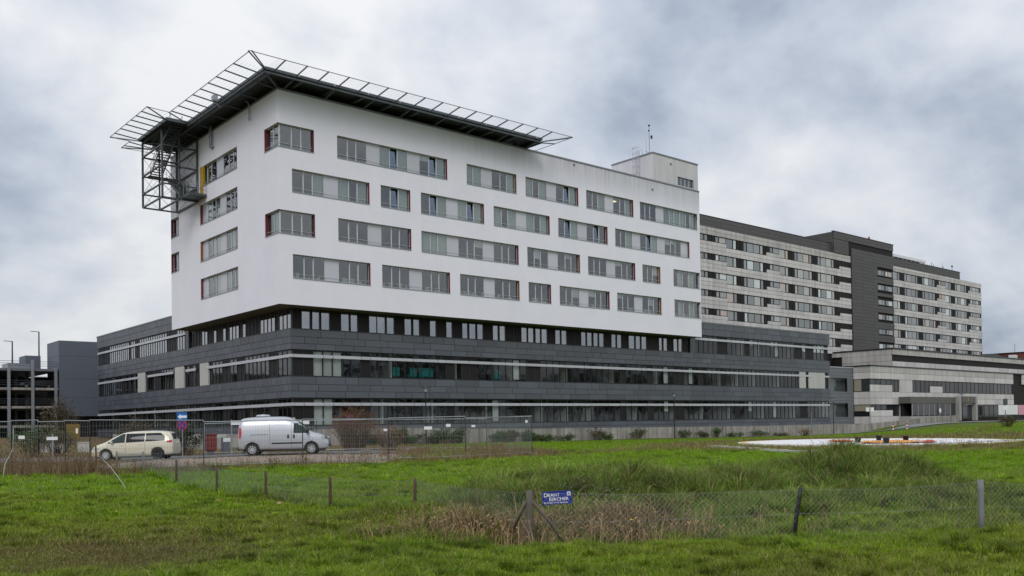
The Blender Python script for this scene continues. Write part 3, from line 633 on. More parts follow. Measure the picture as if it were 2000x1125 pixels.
for z0, z1 in ((2.0, 4.5), (6.35, 8.72), (10.5, 12.3)):
    x = 5.6
    while x < UE-3:
        pt.box(x, x+.16, BY+.75, 5.9, z0+.01, z1-.02); x += pr_.choice((3.8, 5.7, 6.7, 7.6))
    y = 6.4
    while y < VE-3:
        pt.box(AX+.75, 6.4, y, y+.16, z0+.01, z1-.02); y += pr_.choice((3.8, 5.7, 6.7, 7.6))
pt.build('partition', M['room_light'], HB)
ub('roof_cap', M['cap'], AX-.05, AX+.35, W2+.03, VE+.05, 14.38, 14.52, HB); ub('roof_cap', M['cap'], W1+.03, UE+.05, BY-.05, BY+.35, 14.38, 14.52, HB); ub('roof_cap', M['cap'], UE-.3, UE+.05, BY+.36, 40, 14.38, 14.518, HB)
# slabs
slabs = []
def courses(m, u0, u1, levels, wf):
    for k in range(len(levels)-1):
        u = u0; first = True
        while u < u1-.05:
            w = wf()*(.55 if first and k % 2 else 1); first = False
            if u1-(u+w) < .5: w = u1-u
            slabs.append((m, u, u+w, levels[k+1], levels[k])); u += w
wr = lambda: random.choice((1.3, 1.9, 2.4, 2.4, 2.9)); wlft = lambda: random.choice((.95, .95, .95, 1.0, 1.9))
for lv in ((10.5, 9.85, 9.25, 8.72), (6.35, 5.68, 5.08, 4.5), (2.0, 1.55, 1.0)):
    courses(mrb, AX, UE, lv, wr); courses(mlb, BY, VE, lv, wlft)
courses(mrb, W1+.03, UE, (14.38, 13.65, 12.86), wr); courses(mlb, W2+.03, VE, (14.38, 13.65, 12.86), wlft)
def mend(u, d, z): return (UE-d, u, z)
for lv in ((14.38, 13.65, 12.86), (10.5, 9.85, 9.25, 8.72), (6.35, 5.68, 5.08, 4.5), (2.0, 1.0)): courses(mend, BY+.07, 6, lv, wlft)
def appear(sl):
    m, u0, u1, z0, z1 = sl; p = Vector(m((u0+u1)/2, 0, z0)); t = (p-CAM).dot(FW)
    f = 1 if m is mrb else .38
    return -(u1-u0)*f*(z1-z0)/t**2
slabs.sort(key=appear); rest = MB()
for i, (m, u0, u1, z0, z1) in enumerate(slabs):
    e = 0 if m is not mlb else .0
    jx = random.uniform(-.004, .004)
    if i < 290: ubx('stone_slab', M['slate'], m, u0+.02, u1-.02, jx, .06, z0+.017, z1-.017, HB)
    else: mbx(rest, m, u0+.02, u1-.02, jx, .06, z0+.017, z1-.017)
tag(rest.build('stone_slab_field', M['slate'], HB), kind='stuff')
# piers
ubx('stone_pier', M['slate'], mrb, 55.9, 56.85, 0, .3, 10.502, 12.86, HB); ubx('stone_pier', M['slate'], mlb, 25.75, 26.6, 0, .3, 10.502, 12.86, HB)
TOPG = [(2.93,3.76),(3.94,4.67),(4.82,5.67),(6.79,7.64),(7.77,8.52),(9.7,10.55),(10.66,11.45),(11.6,12.43),(13.57,14.38),(14.56,15.29),(16.49,17.24),(18.44,19.17),(20.4,21.11),(21.28,22.13),(22.29,23.06),(24.32,25.04),(25.21,25.99),(28.18,28.98),(29.12,29.92),(30.16,30.89),(31.02,31.87),(33.04,33.81),(33.96,34.77),(36.98,37.74),(37.9,38.71),(38.92,39.68),(39.83,40.62),(41.84,42.63),(42.78,43.56),(44.77,45.81),(45.99,46.82),(47.0,47.91),(50.16,50.76),(50.99,51.71),(52.87,53.65),(53.82,54.51)]
def ribbon(m, u0, u1, z0, z1, units, blade=None, joined=False, gd=.2, gm='glass_dark'):
    """recessed window band: units = list of (a, b, kind) g glass, d dark panel, l light panel"""
    fr = MB(); mbx(fr, m, u0, u1, gd, gd+.09, z0, z0+.10); mbx(fr, m, u0, u1, gd, gd+.09, z1-.10, z1)
    ed = sorted({round(a, 2) for a, b, k in units} | {round(b, 2) for a, b, k in units})
    for e_ in ed: mbx(fr, m, max(e_-.035, u0), min(e_+.035, u1), gd-.01, gd+.1, z0+.10, z1-.10)
    ro = fr.build('window_ribbon', M['darkframe'], HB); jm = {'g': MB(), 'd': MB()}
    for a, b, k in units:
        if k == 'l':
            n = max(1, round((b-a)/1.1))
            for q in range(n): ubx('louvre_panel', M['louvre'], m, a+(b-a)*q/n+.01, a+(b-a)*(q+1)/n-.01, .02, gd-.02, z0+.02, z1-.02, ro)
        elif joined: mbx(jm[k], m, a+.03, b-.03, gd+.03, gd+.05, z0+.1, z1-.1)
        elif k == 'g':
            ubx('pane', M[gm], m, a+.03, b-.03, gd+.03, gd+.045, z0+.1, z1-.1, ro)
            if (6 < z0 < 7 and 2.9 < a < 6.6) or (z0 < 3 and 2.9 < a < 5.6): ubx('blind', M['blind_w'], m, a+.04, b-.04, gd+.12, gd+.13, z0+.12, z1-.12, ro)
            elif gm == 'glass_dark' and random.random() < .10: ubx('blind', M['blind_w'], m, a+.04, b-.04, gd+.12, gd+.13, z1-.12-(z1-z0)*random.choice((.3, .5, .85)), z1-.12, ro)
        else: ubx('dark_panel', M['darkpanel'], m, a+.03, b-.03, gd+.02, gd+.06, z0+.1, z1-.1, ro)
    if joined:
        if jm['g'].v: tag(jm['g'].build('pane_row', M[gm], ro), kind='stuff')
        if jm['d'].v: tag(jm['d'].build('dark_panel_row', M['darkpanel'], ro), kind='stuff')
    if blade:
        u = u0
        lights = [(a, b) for a, b, k in units if k == 'l']
        while u < u1-.1:
            w = random.choice((1.9, 2.85, 2.85, .95)); w = min(w, u1-u)
            if u1-u-w < .4: w = u1-u
            if not any(a < u+w/2 < b for a, b in lights): ubx('sunshade_blade', M['blade'], m, u+.025, u+w-.025, -.01, .07, blade[0], blade[1], ro)
            u += w
    return ro
def fill(u0, u1, glass_list):
    out_ = []; u = u0
    for a, b in glass_list:
        if a-u > .12:
            n = max(1, round((a-u)/1.0))
            for q in range(n): out_.append((u+(a-u)*q/n, u+(a-u)*(q+1)/n, 'd'))
        out_.append((a if a-u > .12 else u, b, 'g')); u = b
    if u1-u > .12: out_.append((u, u1, 'd'))
    return out_
def regular(u0, u1, w, pd, lights=()):
    n = round((u1-u0)/w); out_ = []; rr = random.Random(int(u0*100+u1))
    run = 0
    for i in range(n):
        a = u0+(u1-u0)*i/n; b = u0+(u1-u0)*(i+1)/n; c = (a+b)/2
        if any(l0 < c < l1 for l0, l1 in lights): continue
        if run <= 0 and rr.random() < pd: run = rr.choice((1, 2))
        out_.append((a, b, 'd' if run > 0 else 'g')); run -= 1
    for l0, l1 in lights: out_.append((l0, l1, 'l'))
    return sorted(out_)
ribbon(mrb, AX+.3, 55.9, 10.5, 12.34, fill(AX+.3, 55.6, TOPG), gm='glass_top')
ribbon(mrb, 56.85, UE-.2, 10.5, 12.86, regular(56.85, UE-.2, .98, .2), (12.2, 12.48))
ribbon(mrb, AX+.3, UE-.2, 6.35, 8.72, regular(AX+.3, UE-.2, .96, .22, ((80.3, 81.9), (82.7, 87.0))), (8.03, 8.3))
ribbon(mrb, AX+.3, UE-.2, 2.0, 4.5, regular(AX+.3, UE-.2, .96, .18), (3.8, 4.07))
ribbon(mlb, BY+.3, 25.75, 10.5, 12.34, regular(BY+.3, 25.75, .8, .22), None, True, gm='glass_top')
ribbon(mlb, 26.6, VE-.2, 10.5, 12.86, regular(26.6, VE-.2, .8, .15), (12.05, 12.3), True, gm='glass_top')
ribbon(mlb, BY+.3, VE-.2, 6.35, 8.72, regular(BY+.3, VE-.2, .9, .2, ((20.4, 22.7), (27.3, 30.0), (40.0, 42.6))), (8.03, 8.3), True)
ribbon(mlb, BY+.3, VE-.2, 2.0, 4.5, regular(BY+.3, VE-.2, .9, .2), (3.8, 4.07), True)
for z0, z1 in ((2.0, 4.5), (6.35, 8.72), (10.5, 12.34)): ub('corner_post', M['darkframe'], AX+.19, AX+.33, BY+.19, BY+.33, z0+.01, z1-.01, HB)
for z0, z1 in ((3.8, 4.07), (8.03, 8.3)): ub('sunshade_blade', M['blade'], AX-.01, AX+.29, BY-.01, BY+.29, z0, z1, HB)
# link to the older wing
lk = MB(); LY = 2.95
wall_cells(lk, lambda u, d, z: (u, LY+d, z), UE, 97.2, .9, 9.75, [(UE, 95.4, 6.05, 8.15), (UE, 95.5, 2.1, 4.25)], .2)
lk.box(UE, 97.2, LY+.8, 15, .9, 9.7); lk.build('link_wall', mat('link_panels', (.16, .17, .185), .5, .1), HB)
for z in np.arange(1.3, 9.7, .55):
    if not (5.9 < z < 8.2 or 1.95 < z < 4.3): ub('link_joint', M['joint'], UE, 97.2, LY-.006, LY+.01, z, z+.03, HB)
for z0, z1 in ((6.05, 8.15), (2.1, 4.25)):
    for k in range(4): ub('pane', M['glass_dark'], UE+.05+k*1.74, UE+1.72+k*1.74, LY+.2, LY+.22, z0+.05, z1-.05, HB)
ub('parapet_cap', M['blade'], UE, 97.2, LY-.05, LY+.2, 9.75, 9.86, HB)
# teal chairs behind the glass
for k, (x, y, z) in enumerate(((13.0, 2.6, 6.36), (15.0, 2.7, 6.36), (16.1, 2.6, 6.36), (16.9, 2.65, 6.36), (25.4, 2.6, 6.36))):
    ch = thing('armchair', (x, y, z), ('leftmost', 'second', 'third', 'fourth', 'rightmost')[k]+' of the teal armchairs seen through the middle ribbon of windows', 'chair', 'teal chairs behind the ribbon windows')
    tm = M.setdefault('teal', mat('teal_fabric', (.02, .26, .27), .8, .1))
    MB().box(x-.35, x+.35, y, y+.6, z+.2, z+.6).build('seat', tm, ch); MB().box(x-.38, x+.38, y-.12, y+.02, z+.3, z+1.15).build('backrest', tm, ch)
    MB().box(x-.3, x+.3, y+.05, y+.5, z, z+.2).build('leg_frame', M['darkframe'], ch)
# retaining wall at the foot of the facade, running on as the ramp wall
rw = MB(); prof = [(1.2, 1.35, 1.7), (11, 1.35, 1.72), (29, 1.35, 1.36), (70, 1.35, 1.06), (88.5, 1.2, 1.08), (94, .2, .98), (100, -1.2, 1.25), (106, -2.2, 1.6), (113, -2.6, 1.95), (121, -2.9, 2.15)]
for a, b in zip(prof, prof[1:]):
    n = max(2, int((b[0]-a[0])/3))
    for k in range(n):
        f0, f1 = k/n, (k+1)/n; p = [a[i]+(b[i]-a[i])*f0 for i in range(3)]; q = [a[i]+(b[i]-a[i])*f1-(.015 if i == 0 else 0) for i in range(3)]
        rw.add(((p[0],p[1],-1),(q[0],q[1],-1),(q[0],q[1]+.28,-1),(p[0],p[1]+.28,-1),(p[0],p[1],p[2]),(q[0],q[1],q[2]),(q[0],q[1]+.28,q[2]),(p[0],p[1]+.28,p[2])), ((0,3,2,1),(4,5,6,7),(0,1,5,4),(1,2,6,5),(2,3,7,6),(3,0,4,7)))
tag(rw.build('retaining_wall', M['concrete']), 'stained concrete retaining wall along the foot of the slate facade', 'wall')

# ------------------------------------------------------------------ rooftop helipad with stair
HP = thing('rooftop_helipad', (13, 12, 30.6), 'dark steel helicopter deck with safety net frame on the white block', 'helipad')
X0, X1, Y0, Y1, ZD = -1.95, 28.2, -1.95, 25.4, 31.37
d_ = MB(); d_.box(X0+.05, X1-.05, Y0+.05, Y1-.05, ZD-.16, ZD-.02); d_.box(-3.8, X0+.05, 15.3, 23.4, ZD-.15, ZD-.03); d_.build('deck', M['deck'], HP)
ed = MB()
for z0, z1, o in ((ZD-.22, ZD, .0), (ZD-.52, ZD-.40, .05)):
    ed.box(X0-o, X1+o, Y0-o-.04, Y0-o+.1, z0, z1); ed.box(X0-o-.04, X0-o+.1, Y0+.1, 15.2, z0, z1); ed.box(X0-o-.04, X0-o+.1, 23.4, Y1, z0, z1); ed.box(X1-.1, X1+.04, Y0+.1, Y1, z0, z1)
ed.box(-3.9, X0, 15.2, 15.34, ZD-.3, ZD); ed.box(-3.95, -3.8, 15.34, 23.5, ZD-.3, ZD); ed.box(-3.8, X0, 23.36, 23.5, ZD-.3, ZD); ed.build('edge_beam', M['steel'], HP)
for k in range(11):
    x = X0+.4+k*(X1-X0-.8)/10; ub('cross_beam', M['steel'], x-.1, x+.1, Y0+.12, Y1-.2, ZD-.5, ZD-.17, HP)
bs = MB()
for k in range(8):
    x = .6+k*3.85; bs.bar((x, Y0+.3, ZD-.45), (x, .6, ZD-.75), .14); bs.bar((X0+.3, .4+k*3.4, ZD-.45), (.6, .4+k*3.4, ZD-.75), .14)
bs.bar((X0+.3, Y0+.3, ZD-.45), (.6, .6, ZD-.75), .16); bs.build('bracket', M['steel'], HP)
for x in (1, 7, 14, 21, 27):
    for y in (1, 8, 16, 24): ub('column', M['steel'], x-.15, x+.15, y-.15, y+.15, 30.0, ZD-.16, HP)
# net frame: each outrigger a part
ZN = 31.33
def rig(p, q): return MB().bar(p, q, .07, .10).build('net_outrigger', M['steel'], HP)
xs_ = [-1.24+1.92*k for k in range(16)]
for x in xs_: rig((x, Y0, ZD-.3), (x, -4.2, ZN))
ys_ = [-.98+1.77*k for k in range(9)]
for y in ys_: rig((X0, y, ZD-.3), (-4.2, y, ZN))
rig((X0, Y0+.05, ZD-.25), (-4.3, -4.1, ZN)); rig((X0+.1, Y0, ZD-.25), (-4.1, -4.3, ZN))
rig((X1, Y0, ZD-.35), (30.4, -4.2, ZN)); rig((X1, Y0+.1, ZD-.35), (30.4, -4.0, ZN))
for y in (-1.6, 1.5, 4.5): rig((X1, y, ZD-.4), (30.4, y+.1, ZN-.02))
for y in (13.4, 14.95, 16.5, 18.0, 19.6, 21.2, 23.0): rig((-3.9, max(y, 15.3), ZD-.25), (-6.3, y, ZN))
rig((-3.9, 23.45, ZD-.25), (-6.3, 24.6, ZN)); rig((X0, 15.2, ZD-.25), (-4.25, 13.7, ZN))
for y in (25.0, 26.6): rig((X0, min(y, 25.3), ZD-.3), (-4.35, y, ZN))
rig((X0, 25.35, ZD-.3), (-4.35, 27.5, ZN))
er = MB()
for a, b in (((-4.2,-4.2,ZN),(30.4,-4.2,ZN)),((-4.2,-4.2,ZN),(-4.2,13.6,ZN)),((30.4,-4.2,ZN),(30.4,20,ZN)),((-6.3,13.4,ZN),(-6.3,24.6,ZN)),((-6.3,13.4,ZN),(-4.25,13.65,ZN)),((-4.35,24.7,ZN),(-4.35,27.5,ZN)),((-6.3,24.6,ZN),(-4.35,24.7,ZN)),((-4.35,27.5,ZN),(20,27.5,ZN))): er.bar(a, b, .045)
er.build('net_edge_rail', M['steel'], HP)
nl = MB()
for k in range(7):
    f = (k+.5)/7; nl.bar((X0, Y0-2.25*f, ZN-.02-.1*(1-f)), (30.4, Y0-2.25*f, ZN-.02-.1*(1-f)), .006)
    nl.bar((X0-2.25*f, Y0, ZN-.02-.1*(1-f)), (X0-2.25*f, 13.5, ZN-.02-.1*(1-f)), .006); nl.bar((-3.9-2.4*f, 13.5, ZN-.02-.1*(1-f)), (-3.9-2.4*f, 24.5, ZN-.02-.1*(1-f)), .006)
nl.build('safety_net_wire', M['steel'], HP)
lp = MB()
for k in range(9): lp.box(1.0+k*3.3, 1.06+k*3.3, Y0-.06, Y0, ZD-.16, ZD+.06)
lp.build('edge_light', M['white'], HP)
eq = MB(); eq.box(17.2, 19.8, 3.0, 3.4, ZD+.5, ZD+.75); eq.tube([(18.5,3.2,ZD),(18.5,3.2,ZD+1.15)], .1, 8); eq.build('windsock_post', M['steel'], HP)
eq = MB(); eq.box(-2.6, -2.2, 7.2, 7.7, ZD-.35, ZD+.15); eq.bar((-2.4,7.45,ZD-.4),(-1.9,7.45,ZD-.8), .1); eq.build('floodlight', M['steel_light'], HP)
# stair cage
SC = thing('escape_stair', (-1.8, 20.6, 24.4), 'dark steel escape stair cage hanging from the helipad edge', 'staircase')
xa, xb, ya, yb, za, zb = -3.5, -.12, 17.8, 23.5, 24.4, 31.0
levels = (za, 25.75, 27.55, 29.5, zb)
fr = MB()
for x in (xa, xb):
    for y in (ya, yb): fr.bar((x, y, za), (x, y, zb), .17)
fr.bar((-1.85, ya, za), (-1.85, ya, zb), .14); fr.bar((-1.85, yb, za), (-1.85, yb, zb), .14)
fr.build('column', M['steel'], SC)
for z in levels:
    b = MB(); b.bar((xa,ya,z),(xb,ya,z), .14); b.bar((xa,yb,z),(xb,yb,z), .14); b.bar((xa,ya,z),(xa,yb,z), .14); b.bar((xb,ya,z),(xb,yb,z), .14)
    if z in (za, zb): b.bar((-1.85,ya,z),(-1.85,yb,z), .14)
    b.build('ring_beam', M['steel'], SC)
br = MB()
for z0, z1 in zip(levels, levels[1:]):
    for y in (ya, yb):
        for a, c in ((xa, -1.85), (-1.85, xb)): br.bar((a,y,z0),(c,y,z1), .025); br.bar((c,y,z0),(a,y,z1), .025)
    for x in (xa, xb): br.bar((x,ya,z0),(x,yb,z1), .025); br.bar((x,yb,z0),(x,ya,z1), .025)
br.build('brace_rod', M['steel'], SC)
def flight(xc, w, y0, y1, z0, z1, n):
    s_ = MB()
    for sx in (-w/2, w/2): s_.bar((xc+sx, y0, z0), (xc+sx, y1, z1), .05, .28)
    fo = s_.build('stringer', M['steel'], SC)
    for k in range(n):
        f = (k+.5)/n; y = y0+(y1-y0)*f; z = z0+(z1-z0)*f
        ub('tread', M['steel'], xc-w/2+.03, xc+w/2-.03, y-.13, y+.13, z-.02, z+.02, SC)
    h = MB()
    for sx in (-w/2, w/2):
        for hh in (.5, 1.0): h.tube([(xc+sx, y0, z0+hh), (xc+sx, y1, z1+hh)], .022, 5)
        for f in (0, .25, .5, .75, 1): h.tube([(xc+sx, y0+(y1-y0)*f, z0+(z1-z0)*f), (xc+sx, y0+(y1-y0)*f, z0+(z1-z0)*f+1)], .018, 5)
    h.build('handrail', M['steel'], SC)
flight(-1.0, 1.1, 18.2, 22.4, 24.75, 27.5, 15); flight(-2.55, 1.1, 22.4, 18.6, 27.55, 30.2, 14); flight(-2.55, 1.1, 18.6, 16.5, 30.2, 31.2, 5)
ub('landing', M['steel'], -3.2, -.3, 22.4, 23.4, 27.46, 27.54, SC)
pl = MB(); pl.box(-1.7, -.05, 15.6, 18.3, 24.5, 24.72); pl.build('landing', M['steel'], SC)
h = MB()
for hh in (.4, .75, 1.1): h.tube([(-1.66, 18.2, 24.72+hh), (-1.66, 15.64, 24.72+hh), (-.1, 15.64, 24.72+hh)], .022, 5)
for p in ((-1.66,18.2),(-1.66,17.3),(-1.66,16.4),(-1.66,15.64),(-.9,15.64),(-.1,15.64)): h.tube([(*p, 24.72), (*p, 25.82)], .022, 5)
h.build('handrail', M['steel_light'], SC)
# roof ladder and mast
RL = thing('roof_ladder', (46.5, 2.2, 31), 'caged steel access ladder up the rooftop stair head', 'ladder')
lm = MB(); lx = 47.3
for y in (2.0, 2.5): lm.tube([(lx, y, 30.2), (lx, y, 34.6), (lx+.6, y, 34.8), (lx+.6, y, 34.0)], .03, 5)
for k in range(16): lm.tube([(lx, 2.0, 30.4+k*.28), (lx, 2.5, 30.4+k*.28)], .015, 4)
lm.build('rung', M['steel_light'], RL)
cg = MB()
for z in (31.8, 32.6, 33.4, 34.2, 34.9): cg.tube([(lx, 1.9, z), (lx-.45, 1.85, z), (lx-.75, 2.25, z), (lx-.45, 2.65, z), (lx, 2.6, z)], .02, 4)
for p in ((lx-.45,1.85),(lx-.75,2.25),(lx-.45,2.65)): cg.tube([(*p, 31.8), (*p, 34.9)], .02, 4)
cg.tube([(lx+.1,3.6,34.16),(lx+.1,3.6,35.0),(lx+.1,2.4,35.1)], .02, 4)
cg.build('cage', M['steel_light'], RL)
AM = thing('weather_mast', (48.4, 1.2, 34), 'thin weather mast with small instruments above the rooftop stair head', 'mast')
am = MB(); am.tube([(48.3, 1.2, 31), (48.3, 1.2, 37.4)], .045, 6); am.tube([(47.95, 1.4, 33.9), (47.95, 1.4, 35.9)], .025, 5); am.bar((47.7,1.3,34.4),(48.3,1.2,34.3), .05); am.build('pole', M['steel_light'], AM)
am = MB(); am.lathe([(.01,0),(.12,.02),(.12,.2),(.01,.22)], Matrix.Translation((48.3,1.2,37.5)), 8); am.lathe([(.01,0),(.1,.02),(.1,.16),(.01,.18)], Matrix.Translation((48.25,1.2,36.9)), 8); am.box(48.65, 48.8, 1.12, 1.28, 36.1, 36.5); am.bar((48.3,1.2,36.3),(48.7,1.2,36.3), .03); am.build('instrument', M['black'], AM)
# ------------------------------------------------------------------ older ward tower behind
TW = thing('ward_tower', (120, 15.3, 0), 'long grey ward tower with sandstone bands, behind the white block', 'hospital tower')
G = 15.18
c_ = MB(); c_.box(60, 118.8, G+.16, 32, 0, 31.55); c_.box(134.4, 174.3, G+.16, 32, 0, 31.5); c_.box(118.8, 134.4, G+.16, 32, 0, 33.1); c_.build('structure_core', M['brown'], TW)
pit = 2.83; pieces = []; pan = []; dk = []
def tall(x0, x1, k, z1, z0):
    """one module: wide pane + narrow pane, dark panel between; mirrored every second time"""
    w = x1-x0
    segs_ = [(.0, .48), (.52, .73)] if k % 2 == 0 else [(.27, .48), (.52, 1.0)]
    for a, b in segs_: pan.append((x0+w*a+.08, x0+w*b-.08, z0+.10, z1-.10))
    da, db = (.77, .98) if k % 2 == 0 else (.02, .23)
    dk.append((x0+w*da, x0+w*db, z0+.04, z1-.04))
def band(x0, x1, z1, z0):
    pieces.append((x0, x1, z0, z1))
def block(mods, top, nrow, zbase):
    for i, (x0, x1, kind) in enumerate(mods):
        band(x0, x1, top, 31.03); band(x0, x1, 31.03, 30.40)
        for r in range(nrow):
            h = 30.38-pit*r; s_t = h-1.55; s_s = h-.98; nx = h-pit
            if kind == 'S': band(x0, x1, s_s, s_t); tall(x0, x1, i, h, s_s)
            elif kind == 'T': tall(x0, x1, i, h, s_t)
            else:
                band(x0+.9 if kind == 'E' else x0, x1, s_s, s_t); dk.append((x0, x1, s_s, h))
            if s_t > zbase:
                mid = (s_t+nx)/2
                band(x0, x1, s_t, mid); band(x0, x1, mid, nx+.02)
m1 = [(74.5, 78.12, 'S'), (78.12, 81.72, 'S')]+[(81.72+3.6*k, 85.32+3.6*k, 'S' if k == 3 else 'T') for k in range(9)]+[(114.12, 118.75, 'E')]
block(m1, 31.6, 6, 10)
m2 = [(134.5, 138.2, 'T')]+[(138.2+3.72*k, 141.92+3.72*k, 'S' if k in (4, 8) else 'T') for k in range(9)]+[(171.68, 174.35, 'S')]
block(m2, 31.45, 6, 10)
pieces.sort(key=lambda p: -(p[1]-p[0])*(p[3]-p[2])/(p[0]+60)**2); rest = MB()
for i, (x0, x1, z0, z1) in enumerate(pieces):
    mt = M['sand_dirty'] if z1 > 30.9 else M['sand']
    if i < 295: ub('stone_panel', mt, x0+.02, x1-.02, G, G+.155, z0+.02, z1-.02, TW)
    else: rest.box(x0+.02, x1-.02, G, G+.155, z0+.02, z1-.02)
if rest.v: tag(rest.build('stone_panel_field', M['sand'], TW), kind='stuff')
def tower_glass():
    m = mat('tower_window_glass', (.10, .11, .115), .06, .15, 1.5, rnd=.5); b = m.node_tree.nodes['Principled BSDF']
    n = m.node_tree.nodes; l = m.node_tree.links; oi = n.new('ShaderNodeObjectInfo'); rp = n.new('ShaderNodeValToRGB'); rp.color_ramp.interpolation = 'CONSTANT'
    e0 = rp.color_ramp.elements; e0[0].position = 0; e0[0].color = (.12, .135, .14, 1); e0[1].position = .9; e0[1].color = (.55, .60, .60, 1)
    for p, c in ((.3, (.22, .24, .245, 1)), (.55, (.34, .37, .34, 1)), (.7, (.16, .18, .19, 1)), (.82, (.42, .34, .29, 1))): e = e0.new(p); e.color = c
    l.new(oi.outputs['Random'], rp.inputs[0]); l.new(rp.outputs[0], b.inputs['Base Color']); b.inputs['Specular IOR Level'].default_value = 1.0; b.inputs['IOR'].default_value = 1.7; return m
M['tglass'] = tower_glass()
pan.sort(key=lambda p: p[0]); 
for x0, x1, z0, z1 in pan: ub('pane', M['tglass'], x0, x1, G+.11, G+.158, z0, z1, TW)
dm = MB()
for x0, x1, z0, z1 in dk: dm.box(x0, x1, G+.09, G+.158, z0, z1)
tag(dm.build('bronze_panel_field', M['brown'], TW), kind='stuff')
# end returns of the right-hand block
for r in range(7):
    h = 30.38-pit*r; ub('stone_panel', M['sand'], 174.3, 174.42, G, 31, h-pit+.03 if r < 6 else 8, h-.98, TW)
ub('stone_panel', M['sand_dirty'], 174.3, 174.42, G, 31, 30.4, 31.45, TW)
# dark stair tower between the blocks
zc_ = 33.1; cl2 = []
while zc_ > 9:
    for k in range(4):
        x0 = 119.0+k*3.85; cl2.append((x0, x0+3.85, zc_-.62, zc_))
    zc_ -= .62
for x0, x1, z0, z1 in cl2:
    zz = [h for h in (30.05-2.815*r for r in range(7)) if z1 > h-1.0 and z0 < h]
    if x0 > 128 and zz: x1 = 130.55 if x0 > 130 else x1
    if x0 > 130 and zz: continue
    if 126 < x0 < 130 and zz: x1 = 128.2
    ub('cladding_panel', M['slatclad'], x0+.012, x1-.012, G-.12, G+.14, z0+.012, z1-.012, TW)
for r in range(6):
    h = 30.05-2.815*r; ub('stair_window', M['darkframe'], 128.2, 134.38, G+.0, G+.13, h-1.0, h, TW)
    for a, b in ((128.6, 129.9), (130.1, 130.8), (131.5, 132.2), (132.4, 133.8)): ub('pane', M['tglass'], a, b, G-.02, G+.005, h-.93, h-.07, TW)
# roof volumes
rv = []
def clad(x0, x1, y, z0, z1, step, name='cladding_panel'):
    z = z1
    while z > z0+.1:
        a = max(z-.62, z0); x = x0
        while x < x1-.2:
            b = min(x+step, x1); ub(name, M['slatclad'], x+.012, b-.012, y-.1, y+.05, a+.012, z-.012, TW); x = b
        z -= .62
c_ = MB(); c_.box(60, 113, G+.7, 30, 31.5, 33.42); c_.box(113.1, 134.6, G+.05, 30, 31.5, 35.45); c_.box(134.6, 165.2, G+.7, 30, 31.4, 33.2); c_.build('penthouse', M['brown'], TW)
clad(74, 113, G+.65, 31.62, 33.4, 7.2); clad(113.05, 118.0, G+.0, 31.62, 34.15, 2.5); clad(113.05, 134.65, G+.0, 34.15, 35.45, 4.3); clad(134.65, 165.2, G+.65, 31.5, 33.2, 7.6)
for z in np.arange(31.7, 35.4, .62): ub('cladding_panel', M['slatclad'], 112.98, 113.1, G+.1, 29, z, z+.6, TW)
rc_ = MB(); rc_.box(60, 113, G+.5, G+.95, 33.42, 33.52); rc_.box(112.9, 134.75, G-.15, G+.3, 35.46, 35.58); rc_.box(134.75, 165.3, G+.5, G+.95, 33.2, 33.3); rc_.build('roof_cap', M['darkframe'], TW)
pe = thing('roof_pergola', (149, 20, 33.2), 'white rooftop equipment frame on the ward tower', 'roof frame')
q_ = MB()
for k in range(8): q_.box(142.3+k*1.85, 142.5+k*1.85, 19, 19.2, 33.1, 34.9); q_.box(142.3+k*1.85, 142.5+k*1.85, 23, 23.2, 33.1, 34.9)
q_.build('post', M['white'], pe); q_ = MB(); q_.box(142, 156, 18.9, 19.3, 34.7, 35.25); q_.box(142, 156, 22.9, 23.3, 34.7, 35.25); q_.box(142, 142.3, 19.3, 22.9, 34.7, 35.2); q_.build('beam', M['white'], pe)
q_ = MB()
for k in range(7): q_.lathe([(.02,0),(.22,0),(.22,.25),(.02,.3)], Matrix.Translation((143.5+k*2, 20.5, 35.2)), 8)
q_.box(142.5, 155.5, 19.6, 22.6, 34.9, 35.0); q_.build('cowl', M['steel_light'], pe)
ob = thing('obstruction_light', (128.9, 17, 35.5), 'small red obstruction light on the dark stair tower roof', 'lamp')
MB().tube([(128.9,17,35.4),(128.9,17,36.2)], .06, 6).build('post', M['steel'], ob); MB().lathe([(.03,0),(.2,.05),(.22,.35),(.13,.6),(.02,.68)], Matrix.Translation((128.9,17,36.1)), 10).build('lens', M['redpaint'], ob, True)
o2 = thing('roof_antenna', (163, 17, 33.2), 'small rooftop antennas at the far end of the ward tower', 'antenna')
MB().tube([(164.2,17,33.2),(164.2,17,34.6)], .05, 5).build('rod', M['steel'], o2); MB().box(164.0, 164.4, 16.9, 17.1, 34.4, 34.8).build('lamp', M['steel'], o2); MB().tube([(156.8,18,33),(156.8,18,34.8)], .06, 5).build('rod', M['steel'], o2); MB().tube([(157.6,18,33),(157.6,18,34.5)], .05, 5).build('rod', M['steel'], o2); MB().bar((159.5,17.2,33.4),(160.5,17.2,34.2), .12).build('dish_arm', M['steel'], o2); MB().tube([(160,17.2,33.2),(160,17.2,34.9)], .03, 5).build('rod', M['steel'], o2)

